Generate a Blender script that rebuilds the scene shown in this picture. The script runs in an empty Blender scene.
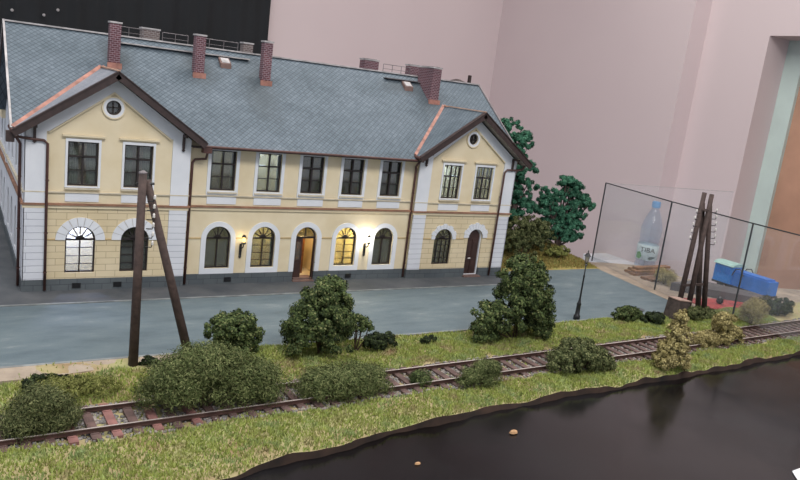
import bpy, math, random
import numpy as np
from mathutils import Vector, Matrix, Quaternion
from mathutils.geometry import tessellate_polygon
random.seed(7); rng = np.random.default_rng(11)
SC = bpy.context.scene; C = SC.collection
# ------------------------------------------------------------- camera (1 unit = 1 m of the 1:45 model's own scale)
cam = bpy.data.cameras.new('camera'); cam.sensor_width = 36; cam.lens = 734.92*36/800; cam.clip_end = 1000; cam.clip_start = .1
co = bpy.data.objects.new('camera', cam); C.objects.link(co); SC.camera = co
yaw, pit, rol = .56461, -.20427, .12549
f = Vector((math.sin(yaw)*math.cos(pit), math.cos(yaw)*math.cos(pit), math.sin(pit)))
r = Vector((math.cos(yaw), -math.sin(yaw), 0)); u = r.cross(f)
r2 = r*math.cos(rol)+u*math.sin(rol); u2 = u*math.cos(rol)-r*math.sin(rol)
co.matrix_world = Matrix(((r2.x, u2.x, -f.x, -3.12178), (r2.y, u2.y, -f.y, -38.80784), (r2.z, u2.z, -f.z, 12.10761), (0, 0, 0, 1)))
# ------------------------------------------------------------- world, room light, exposure
W = bpy.data.worlds.new('world'); SC.world = W; W.use_nodes = True
W.node_tree.nodes['Background'].inputs[0].default_value = (.86, .90, 1, 1); W.node_tree.nodes['Background'].inputs[1].default_value = .75
def area(name, loc, sx, sy, power, col, rot=(0, 0, 0)):
    l = bpy.data.lights.new(name, 'AREA'); l.shape = 'RECTANGLE'; l.size = sx; l.size_y = sy; l.energy = power; l.color = col
    o = bpy.data.objects.new(name, l); C.objects.link(o); o.location = loc; o.rotation_euler = rot; return o
area('ceiling_light', (8, -62, 68), 55, 20, 56000, (1, .97, .94), (math.radians(22), 0, 0))
area('ceiling_light', (-12, 0, 69), 20, 50, 24000, (1, .97, .95))
area('ceiling_light', (45, 15, 69), 50, 20, 34000, (1, .97, .94))
SC.view_settings.view_transform = 'Standard'; SC.view_settings.look = 'None'; SC.view_settings.gamma = 1
SC.view_settings.use_curve_mapping = False; SC.view_settings.exposure = 0.0
try: SC.cycles.max_bounces = 8; SC.cycles.transparent_max_bounces = 12
except Exception: pass
# ------------------------------------------------------------- materials
def lin(c):
    c = [x/255 for x in c]
    return tuple([x/12.92 if x <= .04045 else ((x+.055)/1.055)**2.4 for x in c]+[1])
class NT:
    def __init__(s, name):
        s.m = bpy.data.materials.new(name); s.m.use_nodes = True; s.t = s.m.node_tree; s.N = s.t.nodes
        s.b = s.N['Principled BSDF']; s.out = s.N['Material Output']
    def n(s, typ, **k):
        x = s.N.new(typ)
        for a, v in k.items():
            if a.startswith('i_'):
                key = a[2:].replace('_', ' '); x.inputs[key].default_value = v
            else: setattr(x, a, v)
        return x
    def l(s, a, b): s.t.links.new(a, b)
    def coord(s, what='Object'):
        return s.n('ShaderNodeTexCoord').outputs[what]
    def noise(s, scale, detail=4, vec=None, rough=.55):
        x = s.n('ShaderNodeTexNoise'); x.inputs['Scale'].default_value = scale; x.inputs['Detail'].default_value = detail; x.inputs['Roughness'].default_value = rough
        s.l(vec if vec is not None else s.coord(), x.inputs['Vector']); return x.outputs['Fac']
    def ramp(s, fac, stops, interp='LINEAR'):
        x = s.n('ShaderNodeValToRGB'); e = x.color_ramp.elements; x.color_ramp.interpolation = interp
        while len(e) < len(stops): e.new(.5)
        for el, (p, c) in zip(e, stops): el.position = p; el.color = lin(c) if len(c) == 3 else c
        s.l(fac, x.inputs[0]); return x.outputs[0]
    def mix(s, fac, a, b, mode='MIX'):
        x = s.n('ShaderNodeMix', data_type='RGBA', blend_type=mode)
        for sock, v in ((x.inputs['Factor'], fac), (x.inputs[6], a), (x.inputs[7], b)):
            if isinstance(v, (int, float)): sock.default_value = v
            elif isinstance(v, tuple): sock.default_value = lin(v) if len(v) == 3 else v
            else: s.l(v, sock)
        return x.outputs[2]
    def base(s, c):
        if isinstance(c, tuple): s.b.inputs['Base Color'].default_value = lin(c)
        else: s.l(c, s.b.inputs['Base Color'])
    def bump(s, h, strength=.3, dist=.05):
        x = s.n('ShaderNodeBump'); x.inputs['Strength'].default_value = strength; x.inputs['Distance'].default_value = dist
        s.l(h, x.inputs['Height']); s.l(x.outputs[0], s.b.inputs['Normal'])
def simple(name, col, rough=.7, var=.12, scale=2., metal=0, bump=0, col2=None):
    t = NT(name); nz = t.noise(scale)
    c2 = col2 or tuple(int(x*(1-var)) for x in col); c1 = tuple(min(255, int(x*(1+var*.5))) for x in col)
    t.base(t.ramp(nz, [(.3, c2), (.7, c1)])); t.b.inputs['Roughness'].default_value = rough; t.b.inputs['Metallic'].default_value = metal
    if bump: t.bump(t.noise(scale*6), bump)
    return t.m
def xz_vec(t, kind):
    c = t.coord(); sp = t.n('ShaderNodeSeparateXYZ'); t.l(c, sp.inputs[0]); cb = t.n('ShaderNodeCombineXYZ')
    def lincomb(a, ka, b, kb):
        m1 = t.n('ShaderNodeMath', operation='MULTIPLY'); t.l(sp.outputs[a], m1.inputs[0]); m1.inputs[1].default_value = ka
        m2 = t.n('ShaderNodeMath', operation='MULTIPLY'); t.l(sp.outputs[b], m2.inputs[0]); m2.inputs[1].default_value = kb
        ad = t.n('ShaderNodeMath', operation='ADD'); t.l(m1.outputs[0], ad.inputs[0]); t.l(m2.outputs[0], ad.inputs[1]); return ad.outputs[0]
    if kind == 'wall': t.l(lincomb(0, 1, 1, 1), cb.inputs[0]); t.l(sp.outputs[2], cb.inputs[1])
    if kind == 'roofx': t.l(sp.outputs[0], cb.inputs[0]); t.l(lincomb(1, .8, 2, .6), cb.inputs[1])
    if kind == 'roofy': t.l(sp.outputs[1], cb.inputs[0]); t.l(sp.outputs[2], cb.inputs[1]); 
    return cb.outputs[0]
def bricks(name, kind, c1, c2, mortar, w, h, ms, rough=.8, tint=None, bump=.4, scale=1., msm=.1, bias=0.):
    t = NT(name); b = t.n('ShaderNodeTexBrick'); t.l(xz_vec(t, kind), b.inputs['Vector'])
    b.inputs['Color1'].default_value = lin(c1); b.inputs['Color2'].default_value = lin(c2); b.inputs['Mortar'].default_value = lin(mortar)
    b.inputs['Scale'].default_value = 1; b.inputs['Brick Width'].default_value = w; b.inputs['Row Height'].default_value = h
    b.inputs['Mortar Size'].default_value = ms; b.inputs['Mortar Smooth'].default_value = msm; b.inputs['Bias'].default_value = bias
    c = b.outputs['Color']
    nz = t.noise(.45, 6)
    c = t.mix(.55, c, t.ramp(nz, [(.3, tint[0]), (.7, tint[1])]), 'MULTIPLY') if tint else c
    t.base(c); t.b.inputs['Roughness'].default_value = rough
    inv = t.n('ShaderNodeMath', operation='SUBTRACT'); inv.inputs[0].default_value = 1; t.l(b.outputs['Fac'], inv.inputs[1])
    t.bump(inv.outputs[0], bump, .04); return t.m
M = {}
def slate(name, kind, c1, c2, mortar, soot=()):
    t = NT(name); mp = t.n('ShaderNodeMapping'); mp.inputs['Rotation'].default_value = (0, 0, math.radians(45)); t.l(xz_vec(t, kind), mp.inputs[0])
    b = t.n('ShaderNodeTexBrick'); b.offset = 0; t.l(mp.outputs[0], b.inputs['Vector']); b.inputs['Color1'].default_value = lin(c1); b.inputs['Color2'].default_value = lin(c2); b.inputs['Mortar'].default_value = lin(mortar)
    b.inputs['Scale'].default_value = 1; b.inputs['Brick Width'].default_value = .23; b.inputs['Row Height'].default_value = .23; b.inputs['Mortar Size'].default_value = .022; b.inputs['Mortar Smooth'].default_value = .6
    c = t.mix(.6, b.outputs['Color'], t.ramp(t.noise(.45, 7, rough=.65), [(.3, (160, 176, 178)), (.7, (255, 255, 255))]), 'MULTIPLY')
    nz = t.noise(1.3, 5)
    for (x, y, rx, ry) in soot:
        mq = t.n('ShaderNodeMapping'); mq.vector_type = 'TEXTURE'; mq.inputs['Location'].default_value = (x, y, 0); mq.inputs['Scale'].default_value = (rx, ry, 1000); t.l(t.coord(), mq.inputs[0])
        ln = t.n('ShaderNodeVectorMath', operation='LENGTH'); t.l(mq.outputs[0], ln.inputs[0]); ad = t.n('ShaderNodeMath', operation='ADD'); t.l(ln.outputs['Value'], ad.inputs[0]); t.l(nz, ad.inputs[1]); hf_ = t.n('ShaderNodeMath', operation='MULTIPLY'); t.l(ad.outputs[0], hf_.inputs[0]); hf_.inputs[1].default_value = .5
        c = t.mix(t.ramp(hf_.outputs[0], [(.45, (200, 200, 200)), (.95, (0, 0, 0))]), c, (62, 70, 74))
    t.base(c); t.b.inputs['Roughness'].default_value = .72; inv = t.n('ShaderNodeMath', operation='SUBTRACT'); inv.inputs[0].default_value = 1; t.l(b.outputs['Fac'], inv.inputs[1]); t.bump(inv.outputs[0], .4, .04); return t.m
M['slate_main'] = slate('slate_main', 'roofx', (106, 118, 128), (91, 103, 113), (66, 76, 85), ((4.8, 4.6, .8, 1.4), (9.3, 5.0, 1.1, 1.5), (12.6, 3.6, 1.0, 2.2), (25.0, 4.6, 1.1, 1.5), (23.3, 5.2, 1.5, .6)))
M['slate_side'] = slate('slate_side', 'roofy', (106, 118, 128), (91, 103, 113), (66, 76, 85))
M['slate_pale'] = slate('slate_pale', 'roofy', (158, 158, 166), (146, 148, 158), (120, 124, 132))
M['brick'] = bricks('chimney_brick', 'wall', (114, 72, 78), (88, 54, 62), (158, 138, 144), .24, .11, .016, .9, ((150, 140, 150), (255, 255, 255)), .5)
M['brick_pale'] = bricks('chimney_brick_pale', 'wall', (120, 106, 102), (96, 80, 80), (150, 142, 140), .24, .11, .02, .9, ((170, 170, 170), (255, 255, 255)), .5)
M['plinth'] = bricks('plinth_stone', 'wall', (96, 103, 106), (84, 92, 97), (70, 76, 82), .8, .33, .015, .9, ((170, 170, 175), (255, 255, 255)), .4)
M['ashlar'] = bricks('cream_ashlar', 'wall', (219, 205, 174), (215, 200, 166), (178, 162, 134), .95, .335, .016, .85, ((228, 222, 210), (255, 255, 255)), .4, msm=.3)
M['quoin'] = bricks('white_quoin', 'wall', (216, 219, 224), (213, 216, 222), (160, 164, 174), 60., .335, .014, .8, ((225, 225, 230), (255, 255, 255)), .5, msm=.3)
def plaster(name, col, dirt):
    t = NT(name); a = t.noise(.7, 6); c = t.ramp(a, [(.3, dirt), (.6, col)]); t.base(c); t.b.inputs['Roughness'].default_value = .85
    t.bump(t.noise(14, 3), .08); return t.m
M['cream'] = plaster('cream_plaster', (220, 207, 178), (211, 196, 163))
M['white'] = plaster('white_plaster', (218, 221, 226), (208, 212, 218))
M['brown'] = simple('dark_brown_paint', (58, 44, 42), .5, .2, 3)
M['frame'] = simple('window_frame_brown', (42, 35, 34), .45, .15, 4)
M['flash'] = simple('copper_flashing', (162, 114, 100), .6, .25, 2, bump=.1)
M['string'] = simple('string_ledge', (146, 108, 86), .6, .2, 1.5)
M['pipe'] = simple('pipe_brown', (84, 56, 50), .45, .2, 3)
M['tin'] = simple('ridge_tin', (176, 172, 172), .6, .2, 2)
M['sill'] = simple('sill_stone', (204, 194, 172), .8, .1, 2)
M['thin'] = simple('thin_metal', (110, 104, 106), .5, .1, 3)
M['door'] = simple('door_wood', (112, 68, 34), .5, .25, 3)
M['door_dark'] = simple('door_dark', (62, 42, 38), .5, .2, 3)
M['step'] = simple('step_stone', (120, 98, 92), .9, .15, 3)
M['interior'] = simple('interior_plaster', (206, 196, 170), .9, .05, 1)
M['curtain'] = simple('pale_curtain', (150, 158, 142), .9, .25, 3)
M['curtain_refl'] = simple('reflection_white_curtain', (240, 242, 246), .9, .12, 3)  # white cloth that paints the bright reflection of one upper window
M['black'] = simple('black_metal', (26, 27, 30), .4, .1, 3)
M['pole'] = simple('pole_wood', (72, 58, 54), .8, .25, 4, bump=.3)
M['porcelain'] = simple('porcelain', (225, 222, 216), .3, .05, 3)
def emis(name, col, s):
    t = NT(name); t.b.inputs['Emission Color'].default_value = lin(col); t.b.inputs['Emission Strength'].default_value = s; t.base(col); return t.m
M['bulb_dim'] = emis('bulb_dim', (255, 214, 120), 3.0); M['bulb'] = emis('bulb_bright', (255, 240, 205), 14)
def glassm(name, gl, tint, rough=.03, film=None, filmf=0.):
    t = NT(name); N = t.N; N.remove(t.b)
    tr = t.n('ShaderNodeBsdfTransparent'); tr.inputs[0].default_value = lin(tint)
    g = t.n('ShaderNodeBsdfGlossy'); g.inputs['Roughness'].default_value = rough; g.inputs['Color'].default_value = (1, 1, 1, 1)
    lw = t.n('ShaderNodeLayerWeight'); lw.inputs[0].default_value = .5; pw = t.n('ShaderNodeMath', operation='POWER'); t.l(lw.outputs['Facing'], pw.inputs[0]); pw.inputs[1].default_value = 4
    fr = t.n('ShaderNodeMath', operation='MULTIPLY_ADD'); t.l(pw.outputs[0], fr.inputs[0]); fr.inputs[1].default_value = .7; fr.inputs[2].default_value = (gl-1)**2/(gl+1)**2
    mx = t.n('ShaderNodeMixShader'); t.l(fr.outputs[0], mx.inputs[0]); t.l(tr.outputs[0], mx.inputs[1]); t.l(g.outputs[0], mx.inputs[2])
    o = mx
    if film:
        d = t.n('ShaderNodeBsdfDiffuse'); d.inputs[0].default_value = lin(film); m2 = t.n('ShaderNodeMixShader'); m2.inputs[0].default_value = filmf
        t.l(mx.outputs[0], m2.inputs[1]); t.l(d.outputs[0], m2.inputs[2]); o = m2
    t.l(o.outputs[0], t.out.inputs[0]); return t.m
M['pane'] = glassm('window_glass', 1.9, (215, 222, 220), .05, (112, 110, 104), .15)  # grey diffuse film stands in for greyish reflections on the panes
M['screen'] = glassm('screen_glass', 1.45, (253, 254, 254), .02, (222, 224, 234), .05)
M['plastic'] = glassm('clear_plastic', 1.5, (232, 240, 248), .06, (206, 220, 236), .07)
# ------------------------------------------------------------- geometry helpers
class MB:
    def __init__(s): s.v = []; s.f = []
    def add(s, vs, fs):
        o = len(s.v); s.v += [tuple(x) for x in vs]; s.f += [tuple(i+o for i in q) for q in fs]; return s
    def box(s, x0, x1, y0, y1, z0, z1):
        return s.add([(x0, y0, z0), (x1, y0, z0), (x1, y1, z0), (x0, y1, z0), (x0, y0, z1), (x1, y0, z1), (x1, y1, z1), (x0, y1, z1)],
                     [(3, 2, 1, 0), (4, 5, 6, 7), (0, 1, 5, 4), (1, 2, 6, 5), (2, 3, 7, 6), (3, 0, 4, 7)])
    def beam(s, a, b, w, h, up=(0, 0, 1), w2=None, h2=None):
        a = Vector(a); b = Vector(b); d = (b-a).normalized(); upv = Vector(up)
        sd = d.cross(upv)
        if sd.length < 1e-4: sd = d.cross(Vector((0, 1, 0)))
        sd.normalize(); uu = sd.cross(d).normalized(); vs = []
        for p, ww, hh in ((a, w, h), (b, w2 or w, h2 or h)):
            for sx, sy in ((-1, -1), (1, -1), (1, 1), (-1, 1)): vs.append(p+sd*sx*ww/2+uu*sy*hh/2)
        return s.add(vs, [(3, 2, 1, 0), (4, 5, 6, 7), (0, 1, 5, 4), (1, 2, 6, 5), (2, 3, 7, 6), (3, 0, 4, 7)])
    def tube(s, pts, rad, n=10, caps=True):
        pts = [Vector(p) for p in pts]; rs = rad if isinstance(rad, (list, tuple)) else [rad]*len(pts); vs = []; fs = []
        ref = None
        for i, p in enumerate(pts):
            d = (pts[min(i+1, len(pts)-1)]-pts[max(i-1, 0)]).normalized()
            if ref is None: ref = d.orthogonal().normalized()
            ref = (ref-d*ref.dot(d)); ref = ref.normalized() if ref.length > 1e-5 else d.orthogonal().normalized(); w = d.cross(ref)
            for k in range(n):
                a = 2*math.pi*k/n; vs.append(p+(ref*math.cos(a)+w*math.sin(a))*rs[i])
        for i in range(len(pts)-1):
            for k in range(n): fs.append((i*n+k, i*n+(k+1) % n, (i+1)*n+(k+1) % n, (i+1)*n+k))
        if caps: fs.append(tuple(range(n))[::-1]); fs.append(tuple(range((len(pts)-1)*n, len(pts)*n)))
        return s.add(vs, fs)
    def lathe(s, c, prof, n=20):
        c = Vector(c); vs = []; fs = []
        for (rr, z) in prof:
            for k in range(n): a = 2*math.pi*k/n; vs.append((c.x+rr*math.cos(a), c.y+rr*math.sin(a), c.z+z))
        for i in range(len(prof)-1):
            for k in range(n): fs.append((i*n+k, i*n+(k+1) % n, (i+1)*n+(k+1) % n, (i+1)*n+k))
        fs.append(tuple(range(n))[::-1]); fs.append(tuple(range((len(prof)-1)*n, len(prof)*n)))
        return s.add(vs, fs)
    def plate(s, loops, y0, y1, axis='y'):
        """2-D loops (x,z): outline first then holes; extruded y0..y1.  axis='x': (y,z) extruded along x"""
        P = [[Vector((a, b, 0)) for a, b in lp] for lp in loops]; tris = tessellate_polygon(P); flat = [q for lp in loops for q in lp]; n = len(flat)
        mk = (lambda a, b, y: (a, y, b)) if axis == 'y' else (lambda a, b, y: (y, a, b))
        vs = [mk(a, b, y0) for a, b in flat]+[mk(a, b, y1) for a, b in flat]; fs = []
        for t in tris: fs.append(tuple(t)); fs.append(tuple(i+n for i in t[::-1]))
        o = 0
        for lp in loops:
            m = len(lp)
            for i in range(m): fs.append((o+i, o+(i+1) % m, n+o+(i+1) % m, n+o+i))
            o += m
        return s.add(vs, fs)
    def slab(s, pts, th):
        """planar polygon thickened downwards by th"""
        n = len(pts); P = [Vector(p) for p in pts]; vs = [tuple(p) for p in P]+[(p.x, p.y, p.z-th) for p in P]
        tr = tessellate_polygon([[Vector((p.x, p.y, 0)) for p in P]])
        return s.add(vs, [tuple(q) for q in tr]+[tuple(i+n for i in q[::-1]) for q in tr]+[(i, n+i, n+(i+1) % n, (i+1) % n) for i in range(n)])
    def build(s, name, mat, parent=None, smooth=False, fix=True):
        me = bpy.data.meshes.new(name); me.from_pydata(s.v, [], s.f); me.materials.append(M[mat] if isinstance(mat, str) else mat)
        if fix:
            import bmesh
            b = bmesh.new(); b.from_mesh(me); bmesh.ops.recalc_face_normals(b, faces=b.faces); b.to_mesh(me); b.free()
        if smooth:
            me.polygons.foreach_set('use_smooth', [True]*len(me.polygons))
        o = bpy.data.objects.new(name, me); C.objects.link(o)
        if parent is not None:
            o.parent = parent
            if parent.get('_w'): pass
        return o
def tag(o, label=None, cat=None, group=None, kind=None):
    if label: o['label'] = label
    if cat: o['category'] = cat
    if group: o['group'] = group
    if kind: o['kind'] = kind
    return o
def thing(name, label, cat, loc=(0, 0, 0), group=None):
    o = bpy.data.objects.new(name, None); C.objects.link(o); o.location = loc; o.empty_display_size = .2
    return tag(o, label, cat, group)
def structure(o): o['kind'] = 'structure'; return o
def npmesh(name, verts, nper, mat, parent=None):
    """verts: (N*nper,3) array, every nper verts are one face"""
    n = len(verts)//nper; me = bpy.data.meshes.new(name); me.vertices.add(len(verts)); me.vertices.foreach_set('co', verts.astype(np.float32).ravel())
    me.loops.add(len(verts)); me.loops.foreach_set('vertex_index', np.arange(len(verts), dtype=np.int32)); me.polygons.add(n)
    me.polygons.foreach_set('loop_start', np.arange(0, len(verts), nper, dtype=np.int32)); me.update(calc_edges=True); me.validate()
    me.materials.append(M[mat] if isinstance(mat, str) else mat); o = bpy.data.objects.new(name, me); C.objects.link(o)
    if parent: o.parent = parent
    return o
def arch(xc, w, z0, z1, n=12):
    rr = w/2; zs = z1-rr
    return [(xc-rr, z0), (xc+rr, z0)]+[(xc+rr*math.cos(math.pi*i/n), zs+rr*math.sin(math.pi*i/n)) for i in range(n+1)]
def rect(xc, w, z0, z1): return [(xc-w/2, z0), (xc+w/2, z0), (xc+w/2, z1), (xc-w/2, z1)]
def circle(xc, zc, rr, n=24): return [(xc+rr*math.cos(2*math.pi*i/n), zc+rr*math.sin(2*math.pi*i/n)) for i in range(n)]
# ============================================================= THE ROOM
wm = NT('pink_wall_paint'); wm.base(wm.ramp(wm.noise(.03, 3), [(.3, (206, 190, 191)), (.7, (212, 197, 197))])); wm.b.inputs['Roughness'].default_value = .8; M['room'] = wm.m
M['floor'] = simple('room_floor', (96, 92, 90), .6, .1, .05)
FZ, CZ = -55, 72
structure(MB().box(-60, 120, -110, 80, FZ-1, FZ).build('floor', 'floor'))
structure(MB().box(-60, 120, -110, 80, CZ, CZ+1).build('ceiling', simple('ceiling_paint', (225, 222, 218), .9, .03, .05)))
structure(MB().box(-60, 90, 77, 78, FZ, CZ).build('wall_back', 'room'))
# right wall: thicker behind the step at y=32, doorway from y=23.4 down to y=2
structure(MB().box(86.5, 96, 33.4, 77, FZ, CZ).box(90, 96, 23.4, 33.4, FZ, CZ).box(90, 96, 2, 23.4, 24.7, CZ).box(90, 96, -110, 2, FZ, CZ).build('wall_right', 'room'))
structure(MB().box(86.1, 86.5, 33.4, 77, FZ, FZ+4).box(89.6, 90, 23.4, 33.4, FZ, FZ+4).build('baseboard_right', 'tin'))
M['doorframe'] = simple('pale_green_frame', (190, 206, 200), .5, .04, .2); M['orange'] = simple('orange_brown_door', (184, 142, 118), .5, .12, .12)
dr = structure(MB().box(95.2, 96.2, 3.4, 20.9, FZ, 22.6).build('door_1', 'orange'))
MB().box(94.6, 96.4, 20.9, 23.4, FZ, 24.7).box(94.6, 96.4, 2, 3.4, FZ, 24.7).box(94.6, 96.4, 3.4, 20.9, 22.6, 24.7).build('door_frame', 'doorframe', dr)
hd = MB().tube([(94.9, 5, -8), (94.2, 5, -8), (94.2, 8, -8)], .35); hd.build('door_handle', 'thin', dr)
# black curtain at the left of the back wall
cv = []; cf = []; n = 260
for i in range(n+1):
    x = -45+(40.0+45)*i/n; y = 75.6+.22*math.sin(i*.35)+.14*math.sin(i*.81+1)
    cv += [(x, y, -50), (x, y, 70)]
for i in range(n): cf.append((2*i, 2*i+2, 2*i+3, 2*i+1))
cur = thing('black_curtain', 'tall black curtain hanging on the back wall behind the slate roof', 'curtain', (0, 0, 0))
cm = simple('black_cloth', (27, 30, 33), .9, .25, .06); o = MB().add(cv, cf).build('curtain_cloth', cm, cur, True, False)
so = o.modifiers.new('s', 'SOLIDIFY'); so.thickness = .15
for (x, z) in ((4.16, 15.65), (7.98, 15.6), (9.68, 16.52)):  # added pale discs stand in for blurry spots of light on the black
    b = MB().lathe((0, 0, 0), [(.1, -.05), (.2, 0), (.1, .1)], 12); o = b.build('light_dot', 'tin', cur); o.rotation_euler.x = math.pi/2; o.location = (x, 74.95, z)
    o['label'] = 'small pale dot standing in for a spot of light'
MB().tube([(-46, 75.6, 70.2), (41.2, 75.6, 70.2)], .35).build('curtain_rod', 'black', cur)
# long white shelf along the right wall, with the bottle
M['shelfw'] = simple('white_shelf', (214, 216, 222), .6, .05, .3)
sh = thing('wall_shelf', 'long white shelf along the right wall carrying the plastic bottle', 'shelf', (84, 32, -10.6))
MB().box(-2.6, 2.45, -27, 9, 0, .9).build('shelf_board', 'shelfw', sh)
for y in (1, 7): MB().box(-2, 2.4, y-.4, y+.4, -4, 0).build('bracket', 'shelfw', sh)
bt = thing('water_bottle', 'clear plastic water bottle with pale blue cap on the white wall shelf', 'bottle', (84.5, 31.7, -9.69))
prof = [(1.15, 0), (1.4, .15), (1.42, .9), (1.3, 1.2), (1.42, 1.5), (1.42, 3.6), (1.25, 3.9), (1.4, 4.2), (1.28, 4.5), (1.42, 4.9), (1.42, 5.9), (1.2, 6.9), (.8, 7.9), (.5, 8.5), (.42, 9.0), (.42, 9.05)]
MB().lathe((0, 0, 0), prof, 28).build('bottle_body', 'plastic', bt, True)
MB().lathe((0, 0, 8.75), [(.55, 0), (.58, .1), (.58, .75), (.5, .85)], 20).build('bottle_cap', simple('cap_blue', (96, 160, 214), .4, .05, 3), bt, False)
MB().lathe((0, 0, 1.5), [(1.45, 0), (1.45, 2.1)], 28).build('bottle_label', simple('label_pale', (196, 212, 214), .5, .06, 2), bt, True)
bt.scale = (1.06, 1.06, 1.06); ang = math.atan2(-38.8-32.3, -3.1-83.6)
def on_bottle(name, da, dz, mat, mk):
    a = ang+da; b = mk(); o = b.build(name, mat, bt); o.location = (1.47*math.cos(a), 1.47*math.sin(a), dz); o.rotation_euler.z = a+math.pi/2; return o
M['leafgreen'] = simple('label_green', (84, 150, 84), .6, .1, 3)
on_bottle('label_leaf', -.75, 2.0, 'leafgreen', lambda: MB().plate([[(-.4, -.3), (.1, -.45), (.45, 0), (.1, .6), (-.35, .4)]], -.03, .03))
on_bottle('label_leaf', .45, 1.95, simple('label_dark', (60, 84, 84), .6, .1, 3), lambda: MB().plate([[(-.5, -.2), (-.1, -.35), (.6, .1), (.1, .15), (-.3, .1)]], -.03, .03))
def text(body, size, mat, parent, loc, rot, name='lettering', bold=.0):
    c = bpy.data.curves.new(name, 'FONT'); c.body = body; c.size = size; c.align_x = 'CENTER'; c.extrude = .01; c.offset = bold
    o = bpy.data.objects.new(name, c); C.objects.link(o); dg = bpy.context.evaluated_depsgraph_get(); me = bpy.data.meshes.new_from_object(o.evaluated_get(dg)); bpy.data.objects.remove(o)
    me.materials.append(M[mat]); o = bpy.data.objects.new(name, me); C.objects.link(o); o.parent = parent; o.location = loc; o.rotation_euler = rot; return o
text('TIBA', .95, 'black', bt, (1.53*math.cos(ang), 1.53*math.sin(ang), 2.65), (math.pi/2, 0, ang+math.pi/2))
# black table top in front of the layout
t = NT('black_table'); n1 = t.noise(.12, 5); t.base(t.ramp(n1, [(.35, (15, 12, 12)), (.7, (28, 28, 31))])); t.b.inputs['Roughness'].default_value = .38
rr_ = t.ramp(t.noise(.3, 4), [(.3, (80, 80, 80)), (.7, (140, 140, 140))]); t.l(rr_, t.b.inputs['Roughness']); t.b.inputs['Specular IOR Level'].default_value = .35; M['table'] = t.m
edge = [(-9, -20.9), (0, -19.6), (3.3, -19.4), (4.9, -19.0), (7.9, -18.6), (10.5, -18.1), (13, -17.8), (17.5, -17.4), (22.2, -17.3), (28, -17.15), (34, -16.9), (39.3, -16.65), (50, -16.2), (62, -15.8)]
TZ = -.34
tb = thing('black_table', 'glossy black table top in front of the grassy layout edge', 'table', (20, -30, TZ))
MB().box(-45, 45, -14, 17, -1, 0).build('tabletop', 'table', tb)
for x in (-42, 42):
    for y in (-12, 14): MB().box(x-1.2, x+1.2, y-1.2, y+1.2, FZ-TZ, -1).build('leg', 'black', tb)
pp = MB().plate([[(0, 0), (4.4, .2), (1.6, -2.7), (-2.8, -2.9)]], -.03, 0).build('paper_card', simple('white_paper', (232, 234, 240), .7, .02, 2)); pp.rotation_euler.x = -math.pi/2
pp.location = (24.25, -25.35, TZ+.03); tag(pp, 'white paper card lying on the black table, only its corner in frame', 'card')
for (x, y, s, lb) in ((15.4, -19.4, .2, 'larger tan crumb on the black table below the grassy bank'), (10.5, -20.2, .12, 'smaller tan crumb on the black table, nearest the bottom')):
    o = MB().lathe((0, 0, 0), [(s*.5, 0), (s, s*.2), (s*.8, s*.6), (s*.3, s*.8)], 7).build('crumb', simple('crumb_tan', (190, 150, 110), .9, .2, 4)); o.scale.y = .55; o.location = (x, y, TZ)
    tag(o, lb, 'crumb')
# ============================================================= LAYOUT BASE AND GROUND
edgeL = [(x, y) for x, y in edge]
edgeL = []
basep = None
M['fascia'] = simple('layout_fascia', (24, 22, 22), .6, .15, .5)
b = MB(); 
tt = NT('earth'); a = tt.noise(.5, 6); tt.base(tt.ramp(a, [(.3, (136, 112, 84)), (.5, (158, 146, 108)), (.7, (144, 150, 96))])); tt.b.inputs['Roughness'].default_value = .95; tt.bump(tt.noise(6, 5), .5, .1); M['earth'] = tt.m
def smooth_edge(x):
    xs = [p[0] for p in edge]; ys = [p[1] for p in edge]; return np.interp(x, xs, ys)+.07*np.sin(x*1.3)+.03*np.sin(x*4.7+1)
def terr(x, y):
    x = np.asarray(x, float); y = np.asarray(y, float); e = smooth_edge(x)
    h = .06*np.sin(x*.9+y*.6)+.05*np.sin(x*2.1-y*1.4)+.03*np.sin(x*4.3+y*3.7)
    tr = np.exp(-((y-trk(x))/1.25)**4); h = h*(1-tr)-.10*tr
    h = h-.1*np.clip(1-(y-e)/.5, 0, 1)**2
    h = h*np.clip((-9.45-y)/.35, 0, 1)
    return h
def trk(x): return -14.83+.024*np.clip(x, -20, 62)
gx = np.arange(-9, 62.01, .25); vs = []; fs = []; ny = 44
for i, x in enumerate(gx):
    e = float(smooth_edge(x)); top = -9.45
    for j in range(ny):
        y = e+(top-e)*j/(ny-1); vs.append((x, y, float(terr(x, y))))
for i in range(len(gx)-1):
    for j in range(ny-1): a = i*ny+j; fs.append((a, a+ny, a+ny+1, a+1))
m = MB(); m.add(vs, fs)
sk = []; 
for i, x in enumerate(gx): sk += [vs[i*ny], (x, vs[i*ny][1]-.03-.06*max(0, math.sin(x*.42+1.1)), -.36)]
structure(m.build('ground_verge', 'earth', None, True))
structure(MB().add(sk, [(2*i, 2*i+1, 2*i+3, 2*i+2) for i in range(len(gx)-1)]).build('ground_edge', simple('edge_mud', (56, 42, 34), .95, .5, .8, col2=(24, 20, 18)), None, True))
P = [(-9, 30, -.35)]+[(float(x), vs[i*ny][1]+.02, -.35) for i, x in enumerate(gx)][::4]+[(62, -8.8, -.35), (53, -5.6, -.35), (47.4, -4.4, -.35), (47.2, 1.2, -.35), (42.9, 2.8, -.35), (41, 8, -.35), (40, 30, -.35)]
structure(MB().slab(P, 5).build('ground_base', 'fascia'))
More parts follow.
